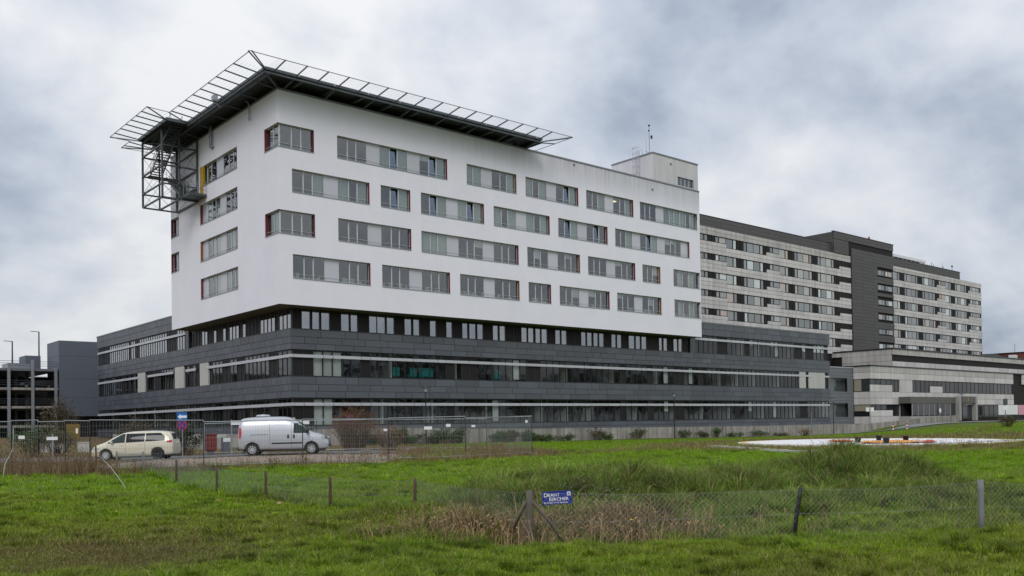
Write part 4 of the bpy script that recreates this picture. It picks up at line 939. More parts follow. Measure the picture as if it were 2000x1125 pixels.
# ------------------------------------------------------------------ low sandstone wing on the right
LB = thing('entrance_wing', (120, 0, 1), 'low sandstone entrance wing with dark window bands at the right', 'hospital wing')
c_ = MB(); c_.box(97.35, 175, .3, 15, 0, 9.85); c_.box(112.2, 190, 4.2, 15.1, 9.8, 13.4); c_.build('structure_core', M['brown'], LB)
JX = [97.2, 99.64, 103.9, 108.4]+[112.7+4.3*k for k in range(10)]
def pan_(x0, x1, z0, z1, y=0, mt=None): ub('stone_panel', mt or M['sand'], x0+.02, x1-.02, y, y+.2, z0+.02, z1-.02, LB)
for a, b in zip(JX, JX[1:]):
    pan_(a, b, 9, 10, 0, M['sand_dirty']); pan_(a, b, 8, 9)
    if b < 152.5: pan_(a, b, 5, 6); pan_(a, b, 4, 5)
    if b < 109: pan_(a, b, 1.0, 2.15)
for a, b in ((155.7, 160), (160, 164.3), (164.3, 168.6), (168.6, 172.9)): pan_(a, b, 9, 10, 0, M['sand_dirty']); pan_(a, b, 8, 9)
for a, b in ((97.2, 99.64), (99.64, 103.9)): pan_(a, b, 6, 7.1); pan_(a, b, 2.15, 3.1)
pan_(106.4, 110.6, 6, 8); pan_(117, 121.4, 6, 7.1); pan_(106.3, 109.2, 2.15, 4)
def panes(x0, x1, z0, z1, w, y=.22):
    n = round((x1-x0)/w)
    for k in range(n):
        a = x0+(x1-x0)*k/n; b = x0+(x1-x0)*(k+1)/n
        ub('pane', M['tglass2'], a+.06, b-.06, y, y+.06, z0+.07, z1-.07, LB)
        ub('mullion', M['darkframe'], b-.06, b+.06, y-.04, y+.06, z0, z1, LB)
tg = M['tglass2'] = mat('wing_window_glass', (.035, .04, .042), .05, .2, .8, rnd=.6); tg.node_tree.nodes['Principled BSDF'].inputs['Specular IOR Level'].default_value = .3
panes(97.3, 104, 7.1, 8, 1.6); panes(104, 106.3, 6, 8, 1.1); panes(110.7, 117, 6, 8, 1.5); panes(117, 121.4, 7.1, 8, 1.5); panes(121.4, 151, 6, 8, 1.65)
panes(97.3, 104, 3.1, 4, 1.6); panes(104, 106.3, 2.15, 4, 1.1); panes(130, 151, 1.6, 4, 2.1)
# left return
for z0, z1 in ((9, 10), (8, 9), (5, 6), (4, 5), (1.0, 2.15)): ub('stone_panel', M['sand_dirty' if z0 == 9 else 'sand'], 97.2, 97.34, .22, 2.9, z0+.02, z1-.02, LB)
M['blind'] = mat('beige_blind', (.30, .27, .21), .8, .08)
ub('blind', M['blind'], 97.3, 97.36, .25, 2.9, 3.0, 4.0, LB); ub('pane', M['tglass2'], 97.28, 97.34, .3, 2.85, 2.2, 2.98, LB)
ub('pane', M['tglass2'], 97.28, 97.34, .3, 1.55, 6.1, 7.95, LB); ub('blind', M['blind'], 97.28, 97.34, 1.65, 2.85, 6.1, 7.95, LB)
# upper tier
for k in range(18):
    x = 112+4.3*k; pan_(x, x+4.3, 12.55, 13.55, 4, M['sand_dirty']); pan_(x, x+4.3, 10.55, 11.45, 4)
for y0, y1 in ((4.22, 8.2), (8.2, 13.4)):
    for z0, z1 in ((12.55, 13.55), (11.5, 12.55), (10.5, 11.5)): ub('stone_panel', M['sand_dirty'], 112, 112.19, y0+.02, y1-.02, z0+.02, z1-.02, LB)
ub('stone_panel', M['sand_dirty'], 112, 112.19, 13.42, 16.5, 12.7, 13.6, LB)
rc_ = MB(); rc_.box(111.85, 190, 3.85, 4.3, 13.55, 13.72); rc_.box(111.85, 112.3, 4.3, 15.1, 13.55, 13.718); rc_.box(97.05, 175, -.12, .35, 10.0, 10.14); rc_.box(97.05, 97.5, .35, 14, 10.0, 10.138); rc_.build('roof_cap', M['darkframe'], LB)
# entrance pavilion
EP = thing('entrance_pavilion', (114, -2, 1.5), 'flat glazed entrance pavilion with bronze fascia below the sandstone wing', 'pavilion')
M['fascia'] = mat('bronze_fascia', (.10, .093, .082), .5, .08); M['pale'] = mat('pale_portal_render', (.33, .32, .31), .7, .1)
MB().box(105.8, 121.8, -2, 0, 4.15, 5.2).build('fascia', M['fascia'], EP)
po = MB(); po.box(121.8, 122.6, -2.6, -1.9, 1.2, 5.35); po.box(128.3, 129.0, -2.6, -1.9, 1.2, 5.35); po.build('portal_pier', M['pale'], EP)
MB().box(122.6, 128.3, -2.55, -1.95, 4.25, 5.35).build('portal_fascia', M['fascia'], EP); MB().box(122.6, 128.3, -2.3, -2.0, 4.0, 4.24).build('portal_lintel', M['pale'], EP)
em = MB(); em.bar((125.2,-2.57,4.5),(125.45,-2.57,5.1), .09, .02); em.bar((125.7,-2.57,4.5),(125.45,-2.57,5.1), .09, .02); em.bar((125.3,-2.57,4.68),(125.6,-2.57,4.68), .08, .02); em.build('emblem', mat('gold_emblem', (.5, .38, .12), .4), EP)
for k in range(8): ub('pane', M['tglass2'], 106.6+k*1.9, 108.35+k*1.9, -1.9, -1.86, 2.2, 4.14, EP); ub('mullion', M['pale'], 106.45+k*1.9, 106.57+k*1.9, -1.95, -1.84, 2.1, 4.14, EP)
for k in range(3): ub('door_pane', M['tglass2'], 122.8+k*1.85, 124.5+k*1.85, -1.9, -1.86, 1.5, 3.98, EP)
pb = MB(); pb.box(105.9, 121.8, -1.95, 0, 1.0, 2.08); pb.build('plinth', M['pale'], EP); MB().box(106.2, 129, -.6, -.1, 1.4, 4.2).build('rear_wall', M['brown'], EP)
MB().lathe([(.01,0),(.42,0),(.42,.03),(.01,.03)], Matrix.Translation((115.9,-2.0,2.95)) @ Matrix.Rotation(R(90), 4, 'X'), 16).build('round_notice', M['white'], EP)
BN = thing('banner', (137, -4, 1.4), 'white event banner on posts beside the entrance, with a pink panel', 'banner')
MB().box(134.2, 142.7, -4.02, -3.98, 2.1, 3.85).build('sheet', M['white'], BN); pk = mat('pink_print', (.62, .30, .38), .6, .4, .5); MB().box(142.95, 147.5, -4.02, -3.98, 2.05, 3.85).build('sheet', pk, BN)
q_ = MB(); 
for x in (134.1, 142.82, 147.6): q_.box(x, x+.1, -3.98, -3.9, .8, 3.9)
q_.build('post', M['steel'], BN)

# ------------------------------------------------------------------ car park deck on the left
GA = thing('parking_garage', (-8, 66, 1), 'multi-storey parking deck with blue grey stair block at the left', 'parking garage')
def gp(x0, x1, y0, y1, z0, z1): ub('cladding_sheet', M['garage'], x0, x1, y0, y1, z0, z1, GA)
for z0, z1 in ((12.3, 14.4), (9.1, 12.28), (6.5, 9.08), (3.9, 6.48)): gp(-1.3, 16, 66, 66.2, z0, z1); gp(-1.32, -1.1, 66.22, 72.5, z0, z1)
MB().box(-1.28, 16, 66.2, 72.5, 3.95, 14.35).build('stair_block', M['garage'], GA)
MB().box(-.8, 15.5, 66.6, 72, .2, 3.95).build('plinth', M['brown'], GA)
for z in (10.1, 7.5, 5.0, 2.4): ub('deck_slab', M['concrete'] if z < 9 else M['cap'], -45, -1.35, 66.1, 92, z, z+.32, GA)
for k in range(9):
    x = -1.75-k*2.85 if k < 3 else -1.75-k*2.85
    ub('column', M['steel_light'], x-.18, x+.18, 65.85, 66.08, .6, 11.6 if k == 1 else 10.6, GA)
for k in range(8):
    for y in (72, 79): ub('column', M['concrete'], -4.2-k*5, -3.8-k*5, y, y+.4, .5, 10.1, GA)
for z in (10.42, 7.82, 5.32): 
    rl = MB()
    for h_ in (.35, .65, .95): rl.box(-45, -1.4, 66.2, 66.24, z+h_, z+h_+.05)
    rl.build('railing', M['steel'], GA)
ub('rear_wall', M['brown'], -45, 24, 84, 84.2, .6, 10.1, GA)
up_ = MB(); up_.box(-3.4, -1.4, 76, 80, 10.4, 12.9); up_.build('plant_room', M['garage'], GA); MB().box(-6, -3.2, 74, 78, 10.4, 11.6).build('stair_railing', M['steel_light'], GA)
for i, (x, z1, lab) in enumerate(((-4.28, 15.2, 'tall slim lamp post on the parking deck, the leftmost'), (-.74, 16.8, 'tallest slim lamp post on the parking deck, next to the stair block'))):
    lp_ = thing('deck_lamp', (x, 80, 10.4), lab, 'lamp post', 'lamps on the parking deck')
    MB().tube([(x,80,10.4),(x,80,z1)], .13, 8, True, .09).build('pole', M['steel'], lp_); MB().bar((x+.1,80,z1),(x-1.1,80,z1+.05), .16, .08).build('lamp_head', M['steel'], lp_)
# far buildings beyond the entrance wing
FB = thing('brick_building', (205, 18, 8), 'distant red brick building beyond the entrance wing at the right edge', 'building')
M['brick'] = mat('red_brick', (.15, .045, .03), .9, .2, 1.5); MB().box(198.2, 230, 14, 30, 5, 17.05).build('wall', M['brick'], FB); MB().box(198, 230.2, 13.8, 30.2, 17.05, 17.25).build('roof', M['brown'], FB)
ub('window', M['darkframe'], 200, 201.4, 13.95, 14.02, 14.4, 16, FB); ub('window', M['darkframe'], 203.5, 204.9, 13.95, 14.02, 14.4, 16, FB)
MB().tube([(199.5,18,17.2),(199.5,18,19.4)], .05, 5).build('antenna', M['steel'], FB)
FH = thing('dark_roof_house', (196, 24, 8), 'distant dark roofed house between the ward tower and the brick building', 'building')
q_ = MB(); q_.add(((188,20,15.3),(198,17,15.6),(198,30,15.6),(188,30,15.3),(191,24,16.9),(197.5,22,17.2)), ((0,1,5,4),(1,2,5),(2,3,4,5),(3,0,4))); q_.build('roof', M['brown'], FH); MB().box(188.3, 197.7, 20.3, 29.5, 6, 15.4).build('wall', M['brick'], FH)
MB().box(195.6, 197.9, 16.8, 18, 15.6, 16.5).build('dormer', M['white'], FH)
# ------------------------------------------------------------------ vehicles
def eval_mesh(o):
    dg = bpy.context.evaluated_depsgraph_get(); return bpy.data.meshes.new_from_object(o.evaluated_get(dg))
def loft(sta):
    vs = []; fs = []; half = 8
    for x, zb_, zs_, zr_, wl_, wb_, wr_ in sta:
        zm = zb_+(zs_-zb_)*.55
        h = [(0, zb_), (wl_*.88, zb_), (wl_*.985, zb_+.10*(zs_-zb_)), (wl_, zm), (wb_, zs_), (wr_+(wb_-wr_)*.22, zs_+(zr_-zs_)*.80), (wr_*.80, zr_-.015), (0, zr_)]
        ring = [(x, -y, z) for y, z in h]+[(x, y, z) for y, z in reversed(h[1:-1])]
        vs += ring
    n = 2*half-2; m = len(sta)
    for i in range(m-1):
        for k in range(n): fs.append((i*n+k, i*n+(k+1) % n, (i+1)*n+(k+1) % n, (i+1)*n+k))
    fs.append(tuple(range(n-1, -1, -1))); fs.append(tuple((m-1)*n+k for k in range(n)))
    return vs, fs
def body_mesh(name, sta, axles, wr, paint):
    vs, fs = loft(sta); me = bpy.data.meshes.new(name); me.from_pydata(vs, [], fs); o = bpy.data.objects.new(name, me); col.objects.link(o)
    bm = bmesh.new(); bm.from_mesh(me); bmesh.ops.recalc_face_normals(bm, faces=bm.faces); bm.to_mesh(me); bm.free()
    sub = o.modifiers.new('s', 'SUBSURF'); sub.levels = 2; sub.render_levels = 2
    cut = []
    for x in axles:
        q = MB(); q.lathe([(.001, -2), (wr, -2), (wr, 2), (.001, 2)], Matrix.Translation((x, 0, wr*.86)) @ Matrix.Rotation(R(90), 4, 'X'), 28)
        cm = bpy.data.meshes.new('c'); cm.from_pydata(q.v, [], q.f); co = bpy.data.objects.new('c', cm); col.objects.link(co)
        bm = bmesh.new(); bm.from_mesh(cm); bmesh.ops.recalc_face_normals(bm, faces=bm.faces); bm.to_mesh(cm); bm.free()
        b = o.modifiers.new('b', 'BOOLEAN'); b.object = co; b.operation = 'DIFFERENCE'; b.solver = 'EXACT'; cut.append(co)
    bpy.context.view_layer.update(); r = eval_mesh(o)
    for c in cut+[o]: bpy.data.objects.remove(c)
    r.materials.clear(); r.materials.append(paint); r.name = name
    r.polygons.foreach_set('use_smooth', [True]*len(r.polygons)); return r
class Car:
    def __init__(s, name, sta, axles, wr, paint, loc, heading, label, cat, pitch=0):
        s.me = body_mesh('body', sta, axles, wr, paint); s.vs = [v.co.copy() for v in s.me.vertices]
        s.bvh = BVHTree.FromPolygons(s.vs, [tuple(p.vertices) for p in s.me.polygons])
        s.M = Matrix.Translation(loc) @ Matrix.Rotation(heading, 4, 'Z') @ Matrix.Rotation(pitch, 4, 'Y')
        s.root = thing(name, loc, label, cat); s.root.rotation_euler = s.M.to_euler(); s.root['_'] = 0; del s.root['_']
        s.body = s.part('body', None, None, me=s.me)
    def part(s, name, mb, mt, parent=None, me=None, smooth=False):
        if me is None:
            me = mb.mesh(name, mt)
            if smooth: me.polygons.foreach_set('use_smooth', [True]*len(me.polygons))
        o = bpy.data.objects.new(name, me); col.objects.link(o); o.parent = parent or s.root; return o
    def side(s, name, f, mt, sgn, nu=12, nv=5, off=.006, parent=None):
        """patch on the flank: f(u,v)->(x,z)"""
        vs = []
        for i in range(nu+1):
            for j in range(nv+1):
                x, z = f(i/nu, j/nv); h = s.bvh.ray_cast(Vector((x, sgn*3, z)), Vector((0, -sgn, 0)))[0]
                y = h.y if h else sgn*.8
                vs.append((x, y+sgn*off, z))
        fs = [(i*(nv+1)+j, (i+1)*(nv+1)+j, (i+1)*(nv+1)+j+1, i*(nv+1)+j+1) for i in range(nu) for j in range(nv)]
        return s.part(name, MB().add(vs, fs), mt, parent, smooth=True)
    def cast(s, name, f, mt, d, nu=12, nv=10, off=.008, parent=None):
        """patch cast along direction d: f(u,v)->start point"""
        vs = []; d = Vector(d).normalized()
        for i in range(nu+1):
            for j in range(nv+1):
                p = Vector(f(i/nu, j/nv)); h = s.bvh.ray_cast(p-d*4, d)[0]; vs.append((h if h else p)-d*off)
        fs = [(i*(nv+1)+j, (i+1)*(nv+1)+j, (i+1)*(nv+1)+j+1, i*(nv+1)+j+1) for i in range(nu) for j in range(nv)]
        return s.part(name, MB().add(vs, fs), mt, parent, smooth=True)
    def rect(s, name, x0, x1, z0, z1, mt, sgn, off=.006, nu=10, nv=2, parent=None): return s.side(name, lambda u, v: (x0+(x1-x0)*u, z0+(z1-z0)*v), mt, sgn, nu, nv, off, parent)
    def wheel(s, x, sgn, r, w, rimmat, spokes, yo):
        Mx = Matrix.Translation((x, sgn*yo, r)) @ Matrix.Rotation(R(-90*sgn), 4, 'X')
        t = MB(); t.lathe([(r*.6, -w/2), (r*.92, -w/2), (r, -w/2+.03), (r, w/2-.03), (r*.93, w/2), (r*.66, w/2-.005), (r*.62, w/2-.03)], Mx, 28); wo = s.part('wheel', t, M['tyre'], smooth=True)
        q = MB(); q.lathe([(.01, w/2-.02), (r*.16, w/2-.015), (r*.18, w/2-.05), (r*.55, w/2-.06), (r*.60, w/2-.012), (r*.655, w/2-.012), (r*.655, w/2-.04)], Mx, 28)
        for k in range(spokes):
            a = 2*math.pi*k/spokes; d = Vector((math.cos(a), math.sin(a), 0)); n_ = Vector((-d.y, d.x, 0))*.022
            pts = [Mx @ p for p in (d*r*.14-n_+Vector((0,0,w/2-.012)), d*r*.14+n_+Vector((0,0,w/2-.012)), d*r*.6+n_*1.3+Vector((0,0,w/2-.008)), d*r*.6-n_*1.3+Vector((0,0,w/2-.008)))]
            q.quad(*pts)
        s.part('rim', q, rimmat, wo)
def paint(name, c, metal=0, rough=.28):
    m = mat(name, c, rough, .05, 3, metal=metal); b = m.node_tree.nodes['Principled BSDF']; b.inputs['Coat Weight'].default_value = .8; b.inputs['Coat Roughness'].default_value = .06; return m
M['tyre'] = mat('tyre_rubber', (.018, .018, .019), .8, .2); M['rim'] = mat('silver_wheel_trim', (.50, .52, .54), .35, .06, metal=.5); M['rimdark'] = mat('dark_steel_wheel', (.02, .02, .022), .5)
M['autoglass'] = mat('car_window', (.020, .034, .034), .05, .1, spec=.3); M['privacy'] = mat('tinted_car_window', (.010, .011, .016), .05, .1, spec=.3)
M['lamp_red'] = mat('tail_lamp', (.45, .012, .02), .15, .05); M['lamp_clear'] = mat('head_lamp', (.32, .35, .37), .08, .1); M['seam'] = mat('panel_gap', (.03, .03, .03), .8)
cream = paint('cream_taxi_paint', (.62, .575, .455)); silver = paint('silver_van_paint', (.44, .46, .50), .3, .3)
darkpaint = paint('dark_grey_car_paint', (.05, .05, .055), .3)
STA_T = [(-2.27,.42,.62,.74,.55,.56,.45),(-2.24,.30,.80,1.02,.80,.80,.62),(-2.17,.25,.95,1.36,.86,.85,.62),(-2.02,.22,1.0,1.57,.89,.875,.63),(-1.5,.20,1.01,1.63,.91,.90,.65),(-.6,.18,.99,1.65,.915,.91,.66),(.2,.18,.97,1.63,.915,.91,.66),(.62,.18,.96,1.55,.915,.905,.66),(1.0,.18,.95,1.36,.915,.90,.67),(1.36,.18,.94,1.12,.912,.885,.70),(1.6,.19,.90,1.02,.905,.87,.72),(1.95,.20,.80,.91,.875,.83,.70),(2.17,.22,.66,.78,.80,.75,.62),(2.27,.30,.50,.58,.60,.56,.46)]
def build_taxi(name, loc, heading, label, pm, cat, pitch=0, rear=None, simple=False):
    c = Car(name, STA_T, (-1.42, 1.37), .375, pm, loc, heading, label, cat, pitch)
    top = lambda x: min(1.52+.02*math.cos(x), 1.02+(1.30-x)*.60, 1.50-max(0, -1.55-x)*.75)
    bot = lambda x: .985+.028*(1.3-x)
    for sg in (1, -1):
        for nm, a, b, mt in (('front_window', .34, 1.26, 'autoglass'), ('rear_window', -.72, .28, 'privacy'), ('quarter_window', -1.80, -.78, 'privacy')):
            c.side(nm, lambda u, v: (a+(b-a)*u, bot(a+(b-a)*u)+(max(top(a+(b-a)*u), bot(a+(b-a)*u)+.01)-bot(a+(b-a)*u))*v), M[mt], sg, 20, 8, .016)
        for x in (1.25, .31, -.75): c.rect('door_gap', x-.006, x+.006, .30, .98, M['seam'], sg, .003, 2, 8)
        c.rect('door_moulding', -1.0, .95, .335, .365, M['seam'] if simple else cream, sg, .012, 12, 1)
        for x in (.42, -.60): c.rect('door_handle', x, x+.2, .875, .905, pm, sg, .025, 6, 1)
        c.side('tail_lamp', lambda u, v: (-2.19+.28*u, .93+.02*u+(.15-.06*u)*v), M['lamp_red'], sg, 8, 3, .008)
        c.side('head_lamp', lambda u, v: (1.72+.43*u, .66-.02*u+(.13-.05*(1-u))*v), M['lamp_clear'], sg, 8, 3, .008)
        mi = MB(); mi.lathe([(.01,-.07),(.09,-.06),(.11,0),(.09,.06),(.01,.08)], Matrix.Translation((1.02, sg*1.0, 1.04)) @ Matrix.Diagonal((.8, 1, .75, 1)), 10); c.part('mirror', mi, pm, smooth=True)
        c.wheel(1.37, sg, .325, .21, M['rim'], 14, .80); c.wheel(-1.42, sg, .325, .21, rear or M['rim'], 5, .80)
    c.cast('windscreen', lambda u, v: (.62+.72*u, -.58+1.16*v, 1.2), M['autoglass'], (0, 0, -1), 10, 10)
    c.cast('rear_screen', lambda u, v: (-2.1, -.55+1.1*v, 1.12+.34*u), M['privacy'], (1, 0, 0), 6, 8)
    c.cast('grille', lambda u, v: (2.2, -.55+1.1*v, .33+.10*u), M['black'], (-1, 0, 0), 3, 10)
    c.cast('number_plate', lambda u, v: (2.2, -.26+.52*v, .46+.11*u), M['white'], (-1, 0, 0), 2, 6, .02)
    c.part('underbody', MB().box(-2.0, 2.0, -.62, .62, .16, .72), M['black'])
    rl = MB()
    for sg in (1, -1): rl.tube([(-1.5, sg*.60, 1.645), (-1.4, sg*.60, 1.67), (.2, sg*.60, 1.665), (.35, sg*.60, 1.62)], .016, 5)
    c.part('roof_rail', rl, M['black'] if not simple else M['steel']); return c
hd = math.atan2(-19.94+21.77, -19.1+17.0)
build_taxi('taxi', (-17.03, -17.48, .235), hd+R(6), 'cream taxi minivan parked on the road behind the mesh fence', cream, 'taxi', R(1.0), M['rimdark'])
STA_V = [(-2.39,.48,.85,1.0,.60,.60,.5),(-2.37,.36,1.10,1.62,.84,.84,.64),(-2.32,.32,1.18,1.93,.88,.875,.69),(-2.15,.30,1.22,2.05,.905,.89,.71),(-1.5,.27,1.24,2.09,.915,.90,.72),(-.4,.25,1.22,2.10,.915,.90,.72),(.15,.25,1.2,2.08,.915,.90,.72),(.42,.25,1.18,2.00,.915,.90,.72),(.78,.25,1.16,1.80,.915,.90,.72),(1.12,.25,1.13,1.53,.912,.89,.72),(1.36,.25,1.10,1.30,.91,.88,.73),(1.55,.25,1.06,1.20,.905,.87,.74),(1.95,.26,1.0,1.13,.885,.83,.70),(2.2,.28,.86,.98,.83,.77,.64),(2.34,.32,.68,.78,.72,.68,.56),(2.39,.38,.55,.62,.55,.52,.44)]
hv = math.atan2(-28.39+26.35, -11.53+13.88)
VP_ = P(-13.70, 49.6)
V = Car('delivery_van', STA_V, (-1.64, 1.46), .385, silver, (VP_.x, VP_.y, .47), hv+R(8), 'silver high-roof delivery van parked on gravel behind the mesh fence', 'van', R(-.3))
for sg in (1, -1):
    tp = lambda x: min(1.70, 1.18+(1.40-x)*.95); bt = lambda x: 1.16+.02*(1.3-x)
    V.side('door_window', lambda u, v: (.52+.80*u+.02*v, bt(.52+.8*u)+(max(tp(.52+.8*u)-bt(.52+.8*u), .012))*v), M['autoglass'], sg, 14, 6, .014)
    for x in (.42, 1.35, -.72): V.rect('door_gap', x-.006, x+.006, .36, 1.75 if x < 1 else 1.12, M['seam'], sg, .003, 2, 12)
    V.rect('rub_strip', -.62, 1.0, .60, .675, M['black'], sg, .012, 14, 1); V.rect('slide_rail', -1.72, -.82, 1.10, 1.125, M['seam'], sg, .004, 10, 1)
    for x in (.20, .50): V.side('door_handle', lambda u, v: (x+.10*u, .90+.19*v), M['black'], sg, 3, 5, .02)
    for z in (1.90, 1.80): V.rect('roof_crease', -2.0, .3, z, z+.015, M['seam'], sg, .002, 16, 1)
    V.side('tail_lamp', lambda u, v: (-2.315+(.09+.05*math.sin(v*3.1))*u, .93+.58*v), M['lamp_red'], sg, 4, 10, .012)
    V.side('head_lamp', lambda u, v: (1.98+.32*u, .84-.03*u+(.20-.08*u)*v), M['lamp_clear'], sg, 6, 4, .01)
    mi = MB(); mi.lathe([(.01,-.13),(.10,-.12),(.12,0),(.11,.12),(.01,.14)], Matrix.Translation((1.28, sg*1.03, 1.28)) @ Matrix.Diagonal((.75, 1.1, 1, 1)), 10); V.part('mirror', mi, M['black'], smooth=True)
    V.wheel(1.46, sg, .325, .2, M['rim'], 9, .80); V.wheel(-1.64, sg, .325, .2, M['rim'], 9, .80)
V.cast('windscreen', lambda u, v: (.80+.58*u, -.64+1.28*v, 1.4), M['autoglass'], (0, 0, -1), 10, 10)
V.cast('number_plate', lambda u, v: (-2.3, -.55+.5*v, .92+.12*u), M['black'], (1, 0, 0), 2, 6, .02)
V.cast('bumper', lambda u, v: (2.3, -.7+1.4*v, .40+.16*u), M['black'], (-1, 0, 0), 3, 10)
V.part('underbody', MB().box(-2.15, 2.1, -.62, .62, .2, .95), M['black'])
rv_ = MB(); rv_.lathe([(.30,0),(.34,.03),(.30,.11),(.01,.14)], Matrix.Translation((-1.15, -.1, 2.075)) @ Matrix.Diagonal((1.15, 1, 1, 1)), 18); V.part('roof_vent', rv_, silver, smooth=True)
V.part('aerial', MB().tube([(-.55,0,2.08),(-.6,0,2.5)], .008, 4), M['black'])
build_taxi('parked_car', (-3.4, 69.6, 7.83), R(180), 'dark grey car parked on the middle level of the parking deck', darkpaint, 'car', 0, None, True)

# ------------------------------------------------------------------ mesh fence panels (hoarding)
def panel_mesh():
    f = MB(); w = MB(); Wd, Ht = 1.0, 2.0
    return f, w
_fp = {}
def fence_panel(a, b, ht, label, tilt=0, sign=None):
    a = Vector(a); b = Vector(b); L_ = (b-a).length; d = (b-a).normalized()
    root = thing('mesh_fence', a, label, 'mesh fence', 'mesh fence panels round the gravel lot')
    t = MB(); up = Vector((tilt, 0, ht))
    t.tube([a, a+up], .024, 6); t.tube([b, b+up], .024, 6); t.tube([a+up, b+up], .022, 6); t.tube([a+Vector((0,0,.14)), b+Vector((0,0,.14))], .02, 6); t.build('frame', M['steel_light'], root)
    w = MB(); n = int(L_/.12)
    for k in range(1, n):
        p = a+d*(L_*k/n); w.tube([p+Vector((0,0,.14)), p+up], .0026, 3, False)
    for k in range(1, 9): z = ht*k/9; w.tube([a+up*(k/9), b+up*(k/9)], .0026, 3, False)
    w.build('wire_mesh', M['wire'], root)
    ft = MB(); ft.box(a.x-.3, a.x+.3, a.y-.12, a.y+.12, a.z-.06, a.z+.1); ft.build('foot_block', M['concrete'], root)
    if sign:
        f, z, ww, hh = sign; p = a+d*(L_*f); n_ = Vector((-FW.x, -FW.y, 0))*.03
        q = MB(); q.quad(*(p+n_+d*sx*ww/2+Vector((0,0,z+sz*hh/2)) for sx, sz in ((-1,-1),(1,-1),(1,1),(-1,1)))); q.build('notice_board', M['white'], root)
FPTS = [(-26.9,-27.0,.38),(-25.6,-29.3,.38),(-24.9,-30.6,.38),(-24.2,-31.8,.38),(-23.6,-33.0,.34),(-19.3,-33.5,.28),(-15.45,-34.8,.31),(-11.0,-34.6,.28),(-7.7,-36.25,.32),(-3.65,-36.45,.35)]
LAB = ['mesh fence panel at the left edge of the frame', 'short mesh fence panel second from the left edge', 'short mesh fence panel between the left posts, third from the left edge', 'short mesh fence panel just left of the taxi', 'mesh fence panel in front of the cream taxi', 'mesh fence panel between taxi and silver van', 'mesh fence panel in front of the van bonnet', 'mesh fence panel in front of the brown bush', 'rightmost mesh fence panel of the front row']
for k, (a, b) in enumerate(zip(FPTS, FPTS[1:])):
    fence_panel(a, b, 2.0+.04*math.sin(k*2.1), LAB[k], 0, {1: (.4, 1.35, .35, .14), 3: (.5, 1.6, .12, .2), 7: (.78, 1.62, .22, .14), 8: (.92, 1.72, .16, .14)}.get(k))
BPT = [(1.2,-26.5,.34),(-.67,-24.45,.36),(-2.45,-22.9,.38),(-4.9,-22.1,.4),(-7.3,-20.4,.4),(-9.9,-18.4,.36),(-12.6,-16.1,.3)]
LB2 = ['mesh fence panel of the rear row, its right end', 'rear row mesh fence panel right of the brown bush', 'rear row mesh fence panel behind the brown bush', 'rear row mesh fence panel left of the brown bush', 'rear row mesh fence panel behind the van bonnet', 'rear row mesh fence panel behind the van']
for k, (a, b) in enumerate(zip(BPT, BPT[1:])): fence_panel(a, b, 1.95, LB2[k], 0, {0: (.3, 1.5, .25, .14), 2: (.5, 1.3, .25, .14), 1: (.4, 1.4, .5, .2)}.get(k))
fence_panel((-3.65,-36.45,.35), (1.2,-26.5,.34), 2.0, 'long side of the mesh fence closing its right-hand end')

# ------------------------------------------------------------------ low wire fence with wooden posts
WF = thing('wire_fence', (-23.4, -59.3, -.3), 'low chain link fence with short rotten posts crossing the meadow', 'fence')
POSTS = [(-23.42,-59.27,1.05,0,'corner',.062),(-18.91,-61.6,.90,(.13,-.11),'dark',.042),(-15.82,-63.76,.95,0,'grey',.06),(-12.7,-65.7,.8,0,'wood',.04),
         (-22.21,-53.82,.62,(.02,0),'wood',.04),(-23.04,-51.38,.72,0,'wood',.04),(-22.93,-47.5,.76,0,'wood',.04),(-22.78,-43.65,.76,(.02,.02),'wood',.04),(-22.11,-38.27,.78,0,'wood',.045),(-21.86,-33.85,.78,0,'grey',.04),(-21.43,-28.92,.78,0,'grey',.04),(-22.9,-31.2,1.0,0,'wood',.04)]
PT = []
for x, y, h, ln, kd, r in POSTS:
    z = hz(x, y)-.06; lx, ly = ln if ln else (0, 0); hh = h+.12; t = MB()
    prof_ = [(x, y, z-.15), (x+lx*.4, y+ly*.4, z+hh*.4), (x+lx*.8+.006, y+ly*.8, z+hh*.8), (x+lx, y+ly, z+hh)]
    t.tube(prof_, r*1.05, 7, True, r*.92); o = t.build('post', {'wood': M['wood'], 'corner': M['postbrown'], 'dark': M['black']}.get(kd, M['postgrey']), WF, True); PT.append(Vector((x+lx, y+ly, z+hh)))
cz = PT[0]
for e_ in ((-23.25,-58.4),(-22.72,-59.62)):
    z = hz(*e_); MB().tube([cz+Vector((0,0,-.12)), ((cz.x+e_[0])/2, (cz.y+e_[1])/2, (cz.z-.12+z)/2+.01), (e_[0], e_[1], z-.1)], .03, 6).build('brace', M['postbrown'], WF, True)
